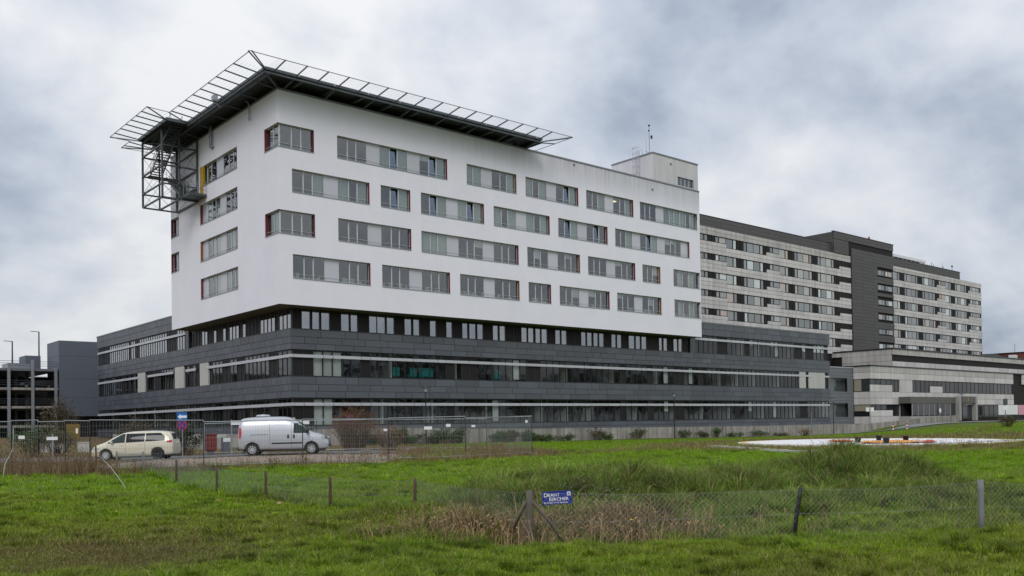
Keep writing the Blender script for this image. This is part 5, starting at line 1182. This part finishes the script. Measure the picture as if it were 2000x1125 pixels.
def chain(a, b, za0, za1, zb0, zb1, cell=.10, r=.0021):
    """diamond mesh between two posts"""
    w = MB(); L_ = math.hypot(b[0]-a[0], b[1]-a[1]); n = int(L_/cell); hm = max(za1-za0, zb1-zb0); m = max(3, int(hm/cell))
    def pt(u, v):
        sag = -.05*math.sin(math.pi*min(max(u, 0), 1))
        f = u; zb_ = za0+(zb0-za0)*f; zt_ = za1+(zb1-za1)*f+sag
        wob = .02*math.sin(u*9+v*3)
        return (a[0]+(b[0]-a[0])*f+wob*.5, a[1]+(b[1]-a[1])*f+wob, zb_+(zt_-zb_)*v)
    for k in range(-m, n):
        for sg in (1, -1):
            k0, k1 = (k, k+m) if sg > 0 else (k+m, k)
            pts = []
            for q in range(5):
                v_ = q/4; kk = k0+(k1-k0)*v_
                if -.001 <= kk <= n+.001: pts.append(pt(kk/n, v_))
            if len(pts) > 1: w.tube(pts, r, 3, False)
    for v_ in (.5, 1): w.tube([pt(q/8, v_) for q in range(9)], r*1.3, 3, False)
    return w
def chains(idx):
    for i, j in zip(idx, idx[1:]):
        a, b = PT[i], PT[j]; chain((a.x, a.y), (b.x, b.y), hz(a.x, a.y)+.02, a.z-.04, hz(b.x, b.y)+.02, b.z-.04).build('chain_link', M['wire'], WF)
chains([0, 1, 2, 3]); chains([0, 4, 5, 6, 7, 8, 9, 10])
# sign on the fence
SG = thing('fence_sign', (-22.8, -59.35, .5), 'blue fence builder sign with white lettering beside the corner post', 'sign')
sa = Vector((-22.99,-59.14,.52)); sb = Vector((-22.585,-59.485,.545)); sx_ = (sb-sa).normalized(); sy_ = Vector((0,0,1)); sy_ = (sy_-sx_*sy_.dot(sx_)).normalized(); sn = sx_.cross(sy_).normalized()
SW = (sb-sa).length; SH = .235
MS = Matrix(((sx_.x, sy_.x, sn.x, sa.x), (sx_.y, sy_.y, sn.y, sa.y), (sx_.z, sy_.z, sn.z, sa.z), (0, 0, 0, 1)))
if (MS.to_3x3() @ Vector((0,0,1))).dot(CAM-sa) < 0: print('sign normal away')
pl_ = MB(); pl_.add([MS @ Vector(p) for p in ((0,0,0),(SW,0,0),(SW,SH,0),(0,SH,0),(0,0,-.004),(SW,0,-.004),(SW,SH,-.004),(0,SH,-.004))], ((0,1,2,3),(7,6,5,4),(0,4,5,1),(1,5,6,2),(2,6,7,3),(3,7,4,0))); plate = pl_.build('plate', M['bluesign'], SG)
def text(body, x, y, size, mt, Mx, parent, name='lettering', bold=.0, sx=1.0, align='LEFT'):
    cu = bpy.data.curves.new('t', 'FONT'); cu.body = body; cu.size = size; cu.offset = bold; cu.align_x = align; cu.fill_mode = 'FRONT'; cu.resolution_u = 3
    o = bpy.data.objects.new('t', cu); col.objects.link(o); bpy.context.view_layer.update(); me = eval_mesh(o); bpy.data.objects.remove(o)
    me.transform(Mx @ Matrix.Translation((x, y, .003)) @ Matrix.Diagonal((sx, 1, 1, 1))); me.materials.clear(); me.materials.append(mt); me.name = name
    return link(name, me, parent)
k_ = SW/.53
text('D', .025*k_, .138, .098, M['white'], MS, plate, bold=.0018, sx=1.0); text('RAHT', .092*k_, .142, .078, M['white'], MS, plate, bold=.0016, sx=1.08)
text('K', .115*k_, .062, .094, M['white'], MS, plate, bold=.0018); text('IRCHER', .172*k_, .067, .078, M['white'], MS, plate, bold=.0016, sx=1.12)
text('02 01/60 14 41 Zaunbau', .02*k_, .018, .042, M['white'], MS, plate, bold=.0008, sx=1.05)
lg = MB()
def lq(x0, x1, y0, y1): lg.quad(*(MS @ Vector((x, y, .003)) for x, y in ((x0,y0),(x1,y0),(x1,y1),(x0,y1))))
lx0 = SW-.09; 
for r0 in ((lx0, lx0+.016, .145, .215), (lx0+.05, lx0+.066, .145, .215), (lx0+.016, lx0+.05, .199, .215), (lx0+.016, lx0+.05, .145, .158), (lx0+.022, lx0+.044, .163, .178), (lx0+.030, lx0+.046, .182, .194)): lq(*r0)
lg.build('logo', M['white'], plate)

# ------------------------------------------------------------------ street furniture
def street_lamp(x, y, h, label):
    z = hz(x, y); r = thing('street_lamp', (x, y, z), label, 'street lamp', 'street lamps along the retaining wall')
    MB().tube([(x,y,z-.1),(x,y,z+1.0),(x,y,z+h-.55)], .075, 8, True, .045).build('pole', M['black'], r)
    MB().lathe([(.03,0),(.10,.02),(.15,.32),(.05,.34)], Matrix.Translation((x,y,z+h-.58)), 12).build('glass_body', M['white'], r, True)
    MB().lathe([(.05,0),(.42,.03),(.44,.06),(.20,.16),(.03,.2)], Matrix.Translation((x,y,z+h-.24)), 16).build('hood', M['steel'], r, True)
street_lamp(13.95, -1.0, 5.5, 'black street lamp with hood right of the brown bush'); street_lamp(49.4, -1.0, 5.5, 'black street lamp before the slate facade, middle of the three'); street_lamp(84.6, -1.0, 5.4, 'black street lamp before the grey link building')
street_lamp(119.7, -4.0, 4.9, 'black street lamp before the entrance pavilion')
def facing(p, ax=None):
    """matrix at p whose +Z looks back to the photographer's side (horizontal)"""
    n = Vector((-FW.x, -FW.y, 0)); r = Vector((RT.x, RT.y, 0)); return Matrix(((r.x, 0, n.x, p[0]), (r.y, 0, n.y, p[1]), (0, 1, 0, p[2]), (0, 0, 0, 1)))
def disc(mx, r, z, n=24):
    return MB().add([mx @ Vector((r*math.cos(2*math.pi*k/n), r*math.sin(2*math.pi*k/n), z)) for k in range(n)], (tuple(range(n)),))
def plate_box(mx, w, h, y, name, mt, parent, z=0, th=.01):
    return MB().add([mx @ Vector(p) for p in ((-w/2,y-h/2,z),(w/2,y-h/2,z),(w/2,y+h/2,z),(-w/2,y+h/2,z),(-w/2,y-h/2,z-th),(w/2,y-h/2,z-th),(w/2,y+h/2,z-th),(-w/2,y+h/2,z-th))], ((0,1,2,3),(7,6,5,4),(0,4,5,1),(1,5,6,2),(2,6,7,3),(3,7,4,0))).build(name, mt, parent)
def no_stopping(p, h, label, top=True):
    z = hz(p[0], p[1]); r = thing('road_sign', (p[0], p[1], z), label, 'road sign'); mx = facing((p[0], p[1], z))
    MB().tube([(p[0],p[1],z-.1),(p[0],p[1],z+h)], .035, 7).build('pole', M['steel_light'], r)
    y = h-.75 if top else h-.3; mz = mx @ Matrix.Translation((0, y, .05))
    disc(mz, .33, 0).build('rim', M['redpaint'], r); disc(mz, .265, .006).build('face', M['bluesign'], r)
    c = MB()
    for a in (45, -45): c.add([mz @ Matrix.Rotation(R(a), 4, 'Z') @ Vector(q) for q in ((-.27,-.035,.012+a*1e-5),(.27,-.035,.012+a*1e-5),(.27,.035,.012+a*1e-5),(-.27,.035,.012+a*1e-5))], ((0,1,2,3),))
    c.build('cross', M['redpaint'], r)
    if top:
        b = plate_box(mx, .66, .55, h-.2, 'arrow_plate', M['bluelight'], r, .05)
        ar = MB(); ar.add([mx @ Vector((x_, h-.2+y_, .056)) for x_, y_ in ((-.28,0),(-.08,.16),(-.08,.075),(.30,.075),(.30,-.075),(-.08,-.075),(-.08,-.16))], ((0,6,5,4,3,2,1),)); ar.build('arrow', M['white'], b)
no_stopping((-12.9,-13.2), 2.75, 'round no stopping sign with blue arrow plate behind the taxi'); no_stopping((-.6,-12.7), 2.55, 'round no stopping sign half hidden behind the brown bush', False)
def sign_post(p, h, plates, label, cat='sign'):
    z = hz(p[0], p[1]); r = thing('sign_post', (p[0], p[1], z), label, cat); mx = facing((p[0], p[1], z))
    MB().tube([(p[0],p[1],z-.1),(p[0],p[1],z+h)], .045, 7).build('pole', M['steel_light'], r)
    for x_, y_, w, hh, mt in plates: plate_box(mx @ Matrix.Translation((x_, 0, 0)), w, hh, y_, 'plate', M[mt], r, .06)
sign_post((71.1,-14.0), 3.2, [(-.28,2.9,.42,.5,'white'),(.28,2.9,.42,.5,'white')], 'grey post with two small white plates before the sandstone wing')
sign_post((68.3,-7.6), 3.3, [(0,3.1,.3,.3,'steel')], 'thin grey sign pole standing left of the hooded lamp by the link')
sign_post((60.7,-34.1), 2.6, [(0,2.25,.46,.62,'steel'),(0,1.65,.46,.42,'white')], 'grey and white sign on a post next to the shrub at the right')
sign_post((-9.7,-13.2), 2.3, [(.35,2.1,.75,.28,'white')], 'white direction board on a post behind the gravel lot')
sign_post((-8.3,-13.6), 2.2, [(.2,2.05,.5,.2,'white')], 'small white direction board right of the larger one')
sign_post((-3.0,-9.0), 2.3, [(-.5,2.15,.8,.6,'white'),(.55,2.1,.8,.3,'white')], 'pair of white boards behind the van bonnet')
sign_post((-20.9,-15.5), 1.6, [(0,1.35,.62,.18,'white')], 'small white board on a post left of the taxi')
for i, (x, y, lab) in enumerate(((61.8,-21.8,'red and white bollard on the footpath, the left one'), (62.96,-22.8,'red and white bollard on the footpath, the right one'))):
    z = hz(x, y); b = thing('bollard', (x, y, z), lab, 'bollard', 'bollards on the footpath')
    for k in range(6): MB().tube([(x,y,z+k*.17),(x,y,z+k*.17+.168)], .075, 10).build('stripe', M['white'] if k % 2 == 0 else M['redpaint'], b)
# red post box and grey cabinet behind the lot
rb_ = thing('red_box', (-9.85,-9.83, hz(-9.85,-9.83)), 'red upright box on a foot behind the gravel lot', 'box'); z = hz(-9.85,-9.83)
M['boxred'] = mat('dull_red_paint', (.17,.012,.012), .6); MB().box(-10.15,-9.45,-10.1,-9.6,z+.25,z+1.35).build('body', M['boxred'], rb_); MB().box(-10.2,-9.4,-10.15,-9.55,z+1.35,z+1.42).build('lid', M['boxred'], rb_); MB().box(-10.0,-9.6,-10.0,-9.7,z-.1,z+.25).build('foot', M['steel'], rb_)
gb = thing('grey_cabinet', (-9.0,-10.4, hz(-9,-10.4)), 'grey utility cabinet right of the red box', 'cabinet'); z = hz(-9,-10.4)
MB().box(-9.2,-8.75,-10.6,-10.2,z-.05,z+1.15).build('body', M['garage'], gb); MB().box(-9.22,-8.73,-10.63,-10.6,z+.85,z+1.12).build('label_plate', M['white'], gb)
rl_ = thing('stair_rail', (-6.5,-8,.5), 'white sloping stair handrails behind the van tail', 'handrail')
for dx in (0, 1.3): MB().tube([(-7.4+dx,-10.2+dx*.2,1.15),(-5.7+dx,-8.8+dx*.2,2.0)], .035, 6).build('rail', M['white'], rl_); MB().tube([(-7.4+dx,-10.2+dx*.2,.2),(-7.4+dx,-10.2+dx*.2,1.15)], .03, 6).build('post', M['white'], rl_); MB().tube([(-5.7+dx,-8.8+dx*.2,.2),(-5.7+dx,-8.8+dx*.2,2.0)], .03, 6).build('post', M['white'], rl_)
# low terrace wall behind the taxi and block walls
tw_ = thing('terrace_wall', (-6,-2,.5), 'pale panelled low wall below the slate facade behind the taxi', 'wall')
for k in range(16):
    y = 2.0+k*3.0; ub('wall_panel', M['louvre'] if k > 3 else M['concrete'], 1.0, 1.25, y, y+2.96, -.3, 1.35, tw_)
for k in range(3): ub('wall_panel', M['concrete'], 1.0-(k+1)*3.0, 1.0-k*3.0-.04, 1.4, 1.65, -.3, 1.15, tw_)
for i, (x, y, w) in enumerate(((-16.0, 6.1, 1.5), (-14.1, 4.6, .8))):
    z = hz(x, y); o = tag(MB().box(x-w/2, x+w/2, y-.25, y+.25, z-.1, z+.75).box(x-w/2-.03, x+w/2+.03, y-.28, y+.28, z+.75, z+.82).build('concrete_block', M['louvre']), ['pale concrete block by the parking deck, the wider one', 'narrow pale concrete block by the parking deck'][i], 'block')
yb_ = thing('yellow_board', (-13.9, 8.5, .7), 'yellow board on legs before the parking deck', 'board'); z = hz(-13.9, 8.5)
MB().box(-14.4,-13.4,8.45,8.5,z+.9,z+2.2).build('panel', mat('yellow_board_paint', (.17,.11,.012), .6), yb_); q_ = MB(); q_.box(-14.35,-14.28,8.5,8.56,z,z+2.1); q_.box(-13.52,-13.45,8.5,8.56,z,z+2.1); q_.build('leg', M['steel'], yb_)
rdb = thing('red_bin', (-16.4, 8.2, .7), 'dark red bin before the parking deck', 'bin'); z = hz(-16.4, 8.2); MB().box(-16.8,-16.0,7.9,8.5,z+.1,z+1.5).build('body', mat('dark_red', (.10,.012,.012), .6), rdb); MB().box(-16.85,-15.95,7.85,8.55,z+1.5,z+1.6).build('lid', M['black'], rdb)
# white downpipe like tube and loose cord at the far left panel
pc = Vector((-25.98,-31.63,0)); tag(MB().tube([(-25.98,-31.63,2.1),(-25.98,-31.62,1.4),(-26.1,-31.9,1.2),(-26.44,-32.53,.75),(-26.6,-33.0,hz(-26.6,-33.0)+.02)], .02, 6).build('hanging_tube', mat('pale_green_tube', (.22,.27,.22), .6), None, True), 'pale green tube hanging from the mesh panel at the far left', 'tube')
tag(MB().tube([(-23.6,-34.4,.95),(-23.75,-36.2,.62),(-24.1,-38.4,.3),(-24.26,-39.7,hz(-24.26,-39.7)+.03)], .011, 5).build('loose_cord', mat('pale_cord', (.36,.36,.34), .7), None, True), 'pale cord sloping from the fence down into the grass', 'cord')

# ------------------------------------------------------------------ landing pad on the meadow
PC = (26.0, -38.85); pz = hz(*PC)
LP_ = thing('landing_pad', (PC[0], PC[1], pz), 'round white concrete helicopter landing pad in the meadow', 'landing pad')
def ringm(r0, r1, z, n=72):
    m = MB(); vs = []; 
    for k in range(n): a = 2*math.pi*k/n; vs += [(PC[0]+r0*math.cos(a), PC[1]+r0*math.sin(a), z), (PC[0]+r1*math.cos(a), PC[1]+r1*math.sin(a), z)]
    return m.add(vs, [(2*k, 2*k+1, (2*k+3) % (2*n), (2*k+2) % (2*n)) for k in range(n)])
M['padw'] = mat('worn_white_pad', (.72, .72, .73), .8, .22, .6, bump=.1); M['pady'] = mat('worn_yellow_edge', (.60, .42, .13), .8, .35, .7)
MB().lathe([(.1,0),(9.3,0),(9.3,.34),(.1,.34)], Matrix.Translation((PC[0], PC[1], pz-.22)), 72).build('slab', M['padw'], LP_)
ringm(8.75, 9.2, pz+.126).build('edge_ring', M['pady'], LP_)
tpz = pz+.13
def tarp(name, pts, mt, label):
    vs = []; n = 10
    a, b, c, d = [Vector(p) for p in pts]
    m = MB()
    for i in range(n+1):
        for j in range(n+1):
            p = a.lerp(b, i/n).lerp(d.lerp(c, i/n), j/n); vs.append((p.x, p.y, tpz+.02+.10*vnoise(np.array([p.x]), np.array([p.y]), 1.7, 9)[0]))
    m.add(vs, [(i*(n+1)+j, (i+1)*(n+1)+j, (i+1)*(n+1)+j+1, i*(n+1)+j+1) for i in range(n) for j in range(n)])
    return tag(m.build(name, mt, None, True), label, 'tarpaulin')
orange = mat('orange_tarpaulin', (.72, .30, .05), .6, .15); redt = mat('red_tarpaulin', (.62, .05, .03), .6, .15)
def pp(s, t): q = P(s, t); return (q.x, q.y, 0)
sC, tC = 23.3, 60.8
tarp('tarpaulin', (pp(sC-2.6,tC-3.2), pp(sC+1.6,tC-3.6), pp(sC+2.4,tC+1.4), pp(sC-.6,tC+1.8)), orange, 'orange tarpaulin spread on the middle of the landing pad')
tarp('tarpaulin', (pp(sC-2.9,tC+1.0), pp(sC-.7,tC+2.0), pp(sC-.9,tC+4.6), pp(sC-2.3,tC+4.2)), redt, 'red tarpaulin on the far left of the orange one')
tarp('tarpaulin', (pp(sC+1.6,tC-3.4), pp(sC+2.4,tC-3.0), pp(sC+3.2,tC-.5), pp(sC+2.5,tC+.4)), redt, 'red tarpaulin strip on the right of the orange one')
for s_, t_, lab in ((21.4, 60.1, 'black bucket on the landing pad, leftmost of four'), (24.5, 64.6, 'black bucket at the rear of the tarpaulin'), (22.0, 56.8, 'black bucket at the front of the tarpaulin'), (25.4, 62.1, 'black bucket on the landing pad, rightmost of four')):
    q = P(s_, t_); o = MB(); o.lathe([(.02,0),(.26,0),(.33,.42),(.36,.42),(.36,.47),(.31,.47),(.25,.04),(.02,.04)], Matrix.Translation((q.x, q.y, tpz+.02)) @ Matrix.Diagonal((.62, .62, .75, 1)), 16)
    tag(o.build('bucket', M['black'], None, True), lab, 'bucket', 'black buckets weighing down the tarpaulin')
M['paver'] = mat('pale_grass_paver', (.42, .42, .42), .9, .5, 3.5, rnd=.3)
pv = MB(); rr_ = random.Random(5)
for a, b in (((14.6,-33.6),(8.1,-44.0)), ((8.1,-44.0),(31,-47.3)), ((31,-47.3),(48,-49))):
    L_ = math.hypot(b[0]-a[0], b[1]-a[1]); n = int(L_/.62)
    for k in range(n):
        for w_ in range(2):
            if rr_.random() < .12: continue
            x = a[0]+(b[0]-a[0])*(k+.5)/n; y = a[1]+(b[1]-a[1])*(k+.5)/n; nx, ny = -(b[1]-a[1])/L_, (b[0]-a[0])/L_; x += nx*(w_-.5)*.5; y += ny*(w_-.5)*.5
            z = hz(x, y); pv.box(x-.22, x+.22, y-.2, y+.2, z-.05, z+.10+rr_.uniform(-.02, .02))
pvo = tag(pv.build('paver_strip', M['paver']), 'pale concrete paver strip bordering the landing pad', 'paving', kind='stuff')

# ------------------------------------------------------------------ shrubs
def leafmat(name, c, rnd=.45): 
    m = mat(name, c, .6, .25, 2, rnd=rnd); return m
M['ivy'] = leafmat('bramble_leaf', (.055, .095, .025)); M['ivy2'] = leafmat('brown_green_leaf', (.065, .055, .022)); M['rust'] = leafmat('rusty_leaf', (.20, .085, .03)); M['twig'] = mat('twig_bark', (.10, .06, .038), .9, .3, rnd=.3); M['dark_hedge'] = leafmat('dark_evergreen_leaf', (.018, .028, .010))
def shrub(name, x, y, rx, ry, h, leaf, n, size, label, cat='shrub', group=None, twigs=40, fill=.75, z=None, lobed=False):
    z = hz(x, y) if z is None else z; r = thing(name, (x, y, z), label, cat, group); tw = MB(); lf = MB()
    tips = []; lob = [(random.uniform(0, 6.28), random.uniform(.35, 1.0), random.uniform(.4, 1.0)) for _ in range(5)]
    for k in range(twigs):
        a = random.random()*6.28; q = random.random()**.6; hh = h*random.uniform(.55, 1.0)*(1-.35*q*q)
        if lobed: la_, lr_, lh_ = random.choice(lob); a = random.gauss(la_, .45); q = lr_*random.uniform(.5, 1.15); hh = h*lh_*random.uniform(.55, 1.05)
        e = Vector((x+rx*q*math.cos(a), y+ry*q*math.sin(a), z+hh)); b = Vector((x+rx*.35*q*math.cos(a)*random.uniform(.3,1.2), y+ry*.35*q*math.sin(a), z-.05)); mdl = b.lerp(e, .5)+Vector((0,0,.12*hh))
        tw.tube([b, mdl, e], .012+.004*h, 4, False, .004); tips.append((b, mdl, e))
        for _ in range(3):
            f = random.uniform(.35, 1); p = mdl.lerp(e, f); g_ = p+Vector((random.gauss(0, .16*rx), random.gauss(0, .16*ry), random.uniform(.02, .22)*h)); tw.tube([p, g_], .006, 3, False, .002); tips.append((p, p.lerp(g_, .5), g_))
    for k in range(n):
        b, mdl, e = random.choice(tips); f = random.random()**.5*(1 if random.random() < fill else .6); p = mdl.lerp(e, f) if random.random() < .75 else b.lerp(mdl, random.uniform(.4, 1)); p = p+Vector((random.gauss(0, size*1.1), random.gauss(0, size*1.1), random.gauss(0, size)))
        if p.z < z: p.z = z+random.random()*.1
        d1 = Vector((random.gauss(0,1), random.gauss(0,1), random.gauss(0,.7))).normalized(); d2 = d1.cross(Vector((random.gauss(0,1), random.gauss(0,1), random.gauss(0,1)))).normalized(); s_ = size*random.uniform(.5, 1.3)
        lf.add((p-d1*s_*.6, p+d2*s_*.32, p+d1*s_*.6, p-d2*s_*.32), ((0,1,2,3),))
    tw.build('stem', M['twig'], r); lf.build('foliage', leaf, r); return r
random.seed(21)
shrub('brown_shrub', -3.4, -18.0, 1.8, 1.7, 3.1, M['rust'], 3800, .06, 'large bare rust brown bush behind the fence right of the van', twigs=210)
shrub('brown_shrub', -1.6, -19.4, 1.3, 1.2, 1.7, M['rust'], 1200, .06, 'smaller rust brown bush at the right foot of the large one', twigs=110)
shrub('hedge_shrub', -12.0, -10.8, 1.5, 1.3, 1.95, M['dark_hedge'], 3600, .10, 'dark evergreen bush behind the tail of the taxi', twigs=60)
shrub('hedge_shrub', -14.2, -8.6, 1.5, 1.2, 2.5, M['ivy2'], 2600, .09, 'brownish bush behind the roof of the taxi', twigs=90)
shrub('low_shrub', -8.2, -12.2, .8, .6, .75, M['ivy'], 600, .07, 'low green shrub at the foot of the grey cabinet', twigs=25)
shrub('roadside_shrub', -19.4, -3.8, 1.6, 1.4, 2.2, M['ivy'], 2600, .10, 'dark green bush left of the taxi behind the fence', twigs=50)
shrub('roadside_shrub', -17.4, -1.6, 1.5, 1.4, 2.0, M['ivy2'], 2000, .10, 'brownish bush right of the green one, left of the taxi', twigs=60)
shrub('roadside_tree', -23.2, 3.5, 2.6, 2.4, 6.6, M['ivy2'], 3800, .13, 'thin brown tree in front of the parking deck at the left edge', 'tree', twigs=120)
shrub('roadside_tree', -8.6, 35.0, 2.0, 2.0, 4.9, M['ivy2'], 2200, .15, 'brownish tree between parking deck and slate wing', 'tree', twigs=90)
IV = [(8.3,1.3,.7),(11.6,1.0,1.3),(10.1,1.1,.6),(13.2,1.5,1.1),(14.9,1.2,1.25),(17.3,1.6,1.0),(19.7,1.4,1.15),(23.3,1.9,1.35),(26.0,.9,.8),(28.4,1.0,1.1),(30.2,1.3,1.0),(33.6,1.6,.9),(38.3,1.0,1.1),(40.2,.9,.7),(44.2,1.1,.9),(52.5,1.3,.7),(57.4,1.4,.75),(59.5,1.1,.85),(63.8,1.2,.75),(69.5,1.3,.65),(74,1.2,.4)]
ORD = 'first second third fourth fifth sixth seventh eighth ninth tenth eleventh twelfth thirteenth fourteenth fifteenth sixteenth seventeenth eighteenth nineteenth twentieth twenty-first'.split()
IV = sorted((a+random.uniform(-.6, .6), b*random.uniform(.6, 1.5), c*random.uniform(.55, 1.25)) for a, b, c in IV)
for k, (x, rx, h) in enumerate(IV):
    shrub('bramble', x, .5+.25*math.sin(k*2.3), rx*1.5, .7, h*1.25, M['ivy'] if k % 4 else M['ivy2'], 1900 if x < 30 else 900, .12, ORD[k]+' green bramble clump from the left at the foot of the retaining wall', 'bramble', 'bramble clumps along the retaining wall', twigs=44 if x < 30 else 26, lobed=True)
shrub('round_shrub', 52.4, -37.5, 1.0, 1.0, 1.0, M['ivy2'], 1500, .08, 'round brown shrub on the grass rise at the right', twigs=40)
shrub('round_shrub', 50.1, -18.2, 1.0, .8, .95, M['rust'], 500, .06, 'small dry brown bush behind the landing pad', twigs=60)
shrub('ditch_bramble', -20.2, -57.4, .9, .7, .55, M['ivy'], 500, .05, 'leafy bramble tangle on the ditch bank behind the blue sign', twigs=30)
sap = thing('bare_sapling', (-16.2,-57.6,hz(-16.2,-57.6)), 'thin bare sapling twig standing on the grass mound', 'sapling'); z = hz(-16.2,-57.6)
MB().tube([(-16.2,-57.6,z-.05),(-16.22,-57.6,z+.5),(-16.2,-57.62,z+1.25)], .007, 4, True, .003).build('stem', M['twig'], sap)
# leaf litter and small scraps in the grass
for i, (px_s, px_t, sz, mt, lab) in enumerate(((-8.55, 24.3, .10, 'rust', 'fallen brown leaf in the grass near the cord'), (-6.6, 23.2, .13, 'strawstalk', 'pale dry leaf beside the fence post in the grass'))):
    q = P(px_s, px_t); z = hz(q.x, q.y)+.09
    MB_ = MB(); MB_.add([(q.x+sz*math.cos(a)*f_, q.y+sz*math.sin(a)*f_, z+.05*math.sin(3*a)) for a, f_ in ((0,1),(1,.6),(2,.9),(3.1,.5),(4,1),(5.2,.7))]+[(q.x, q.y, z+.04)], [(k, (k+1) % 6, 6) for k in range(6)]); tag(MB_.build('fallen_leaf', M[mt]), lab, 'leaf')
q = P(1.75, 16.9); z = hz(q.x, q.y)+.36; fl_ = thing('dandelion', (q.x, q.y, z-.36), 'single yellow flower in the ditch below the blue sign', 'flower')
MB().tube([(q.x,q.y,z-.36),(q.x+.02,q.y,z)], .005, 4).build('stem', M['ivy'], fl_); MB().lathe([(.004,0),(.035,.01),(.03,.02),(.004,.025)], Matrix.Translation((q.x+.02,q.y,z)), 8).build('blossom', mat('yellow_petals', (.75,.55,.02), .7), fl_)

# ------------------------------------------------------------------ the wood across the field, behind the standpoint (it shows in the window reflections)
wv = []; random.seed(5); wf_ = MB(); wt_ = MB()
def wood(a, b, n, h):
    for k in range(n):
        f = (k+random.uniform(-.3, .3))/n; x = a[0]+(b[0]-a[0])*f+random.gauss(0, 5); y = a[1]+(b[1]-a[1])*f+random.gauss(0, 5); hh = h*random.uniform(.7, 1.25)
        wt_.tube([(x, y, 0), (x+.3, y, hh*.5), (x, y+.3, hh*.92)], .28, 5, False, .05)
        for q in range(34):
            a_ = random.random()*6.28; z = hh*random.uniform(.2, .8); l = hh*.28*random.uniform(.5, 1.1); e = (x+math.cos(a_)*l, y+math.sin(a_)*l, min(z+l*.9, hh)); wt_.tube([(x, y, z), e], .07, 3, False, .02)
            for _ in range(16):
                c = Vector(e)+Vector((random.gauss(0, 1.3), random.gauss(0, 1.3), random.gauss(0, 1.1))); d = Vector((random.gauss(0, 1), random.gauss(0, 1), random.gauss(0, 1))).normalized()*random.uniform(.35, .8); g = d.cross(Vector((random.gauss(0,1), random.gauss(0,1), random.gauss(0,1)))).normalized()*.38
                wf_.add((c-d, c+g, c+d, c-g), ((0,1,2,3),))
wood((-60, -150), (300, -170), 70, 21)
w_o = tag(wf_.build('distant_wood', M['ivy2']), 'line of bare brownish trees across the field', 'trees', kind='stuff'); w_t = wt_.build('branches', M['twig'], w_o); tag(w_t, kind='stuff')
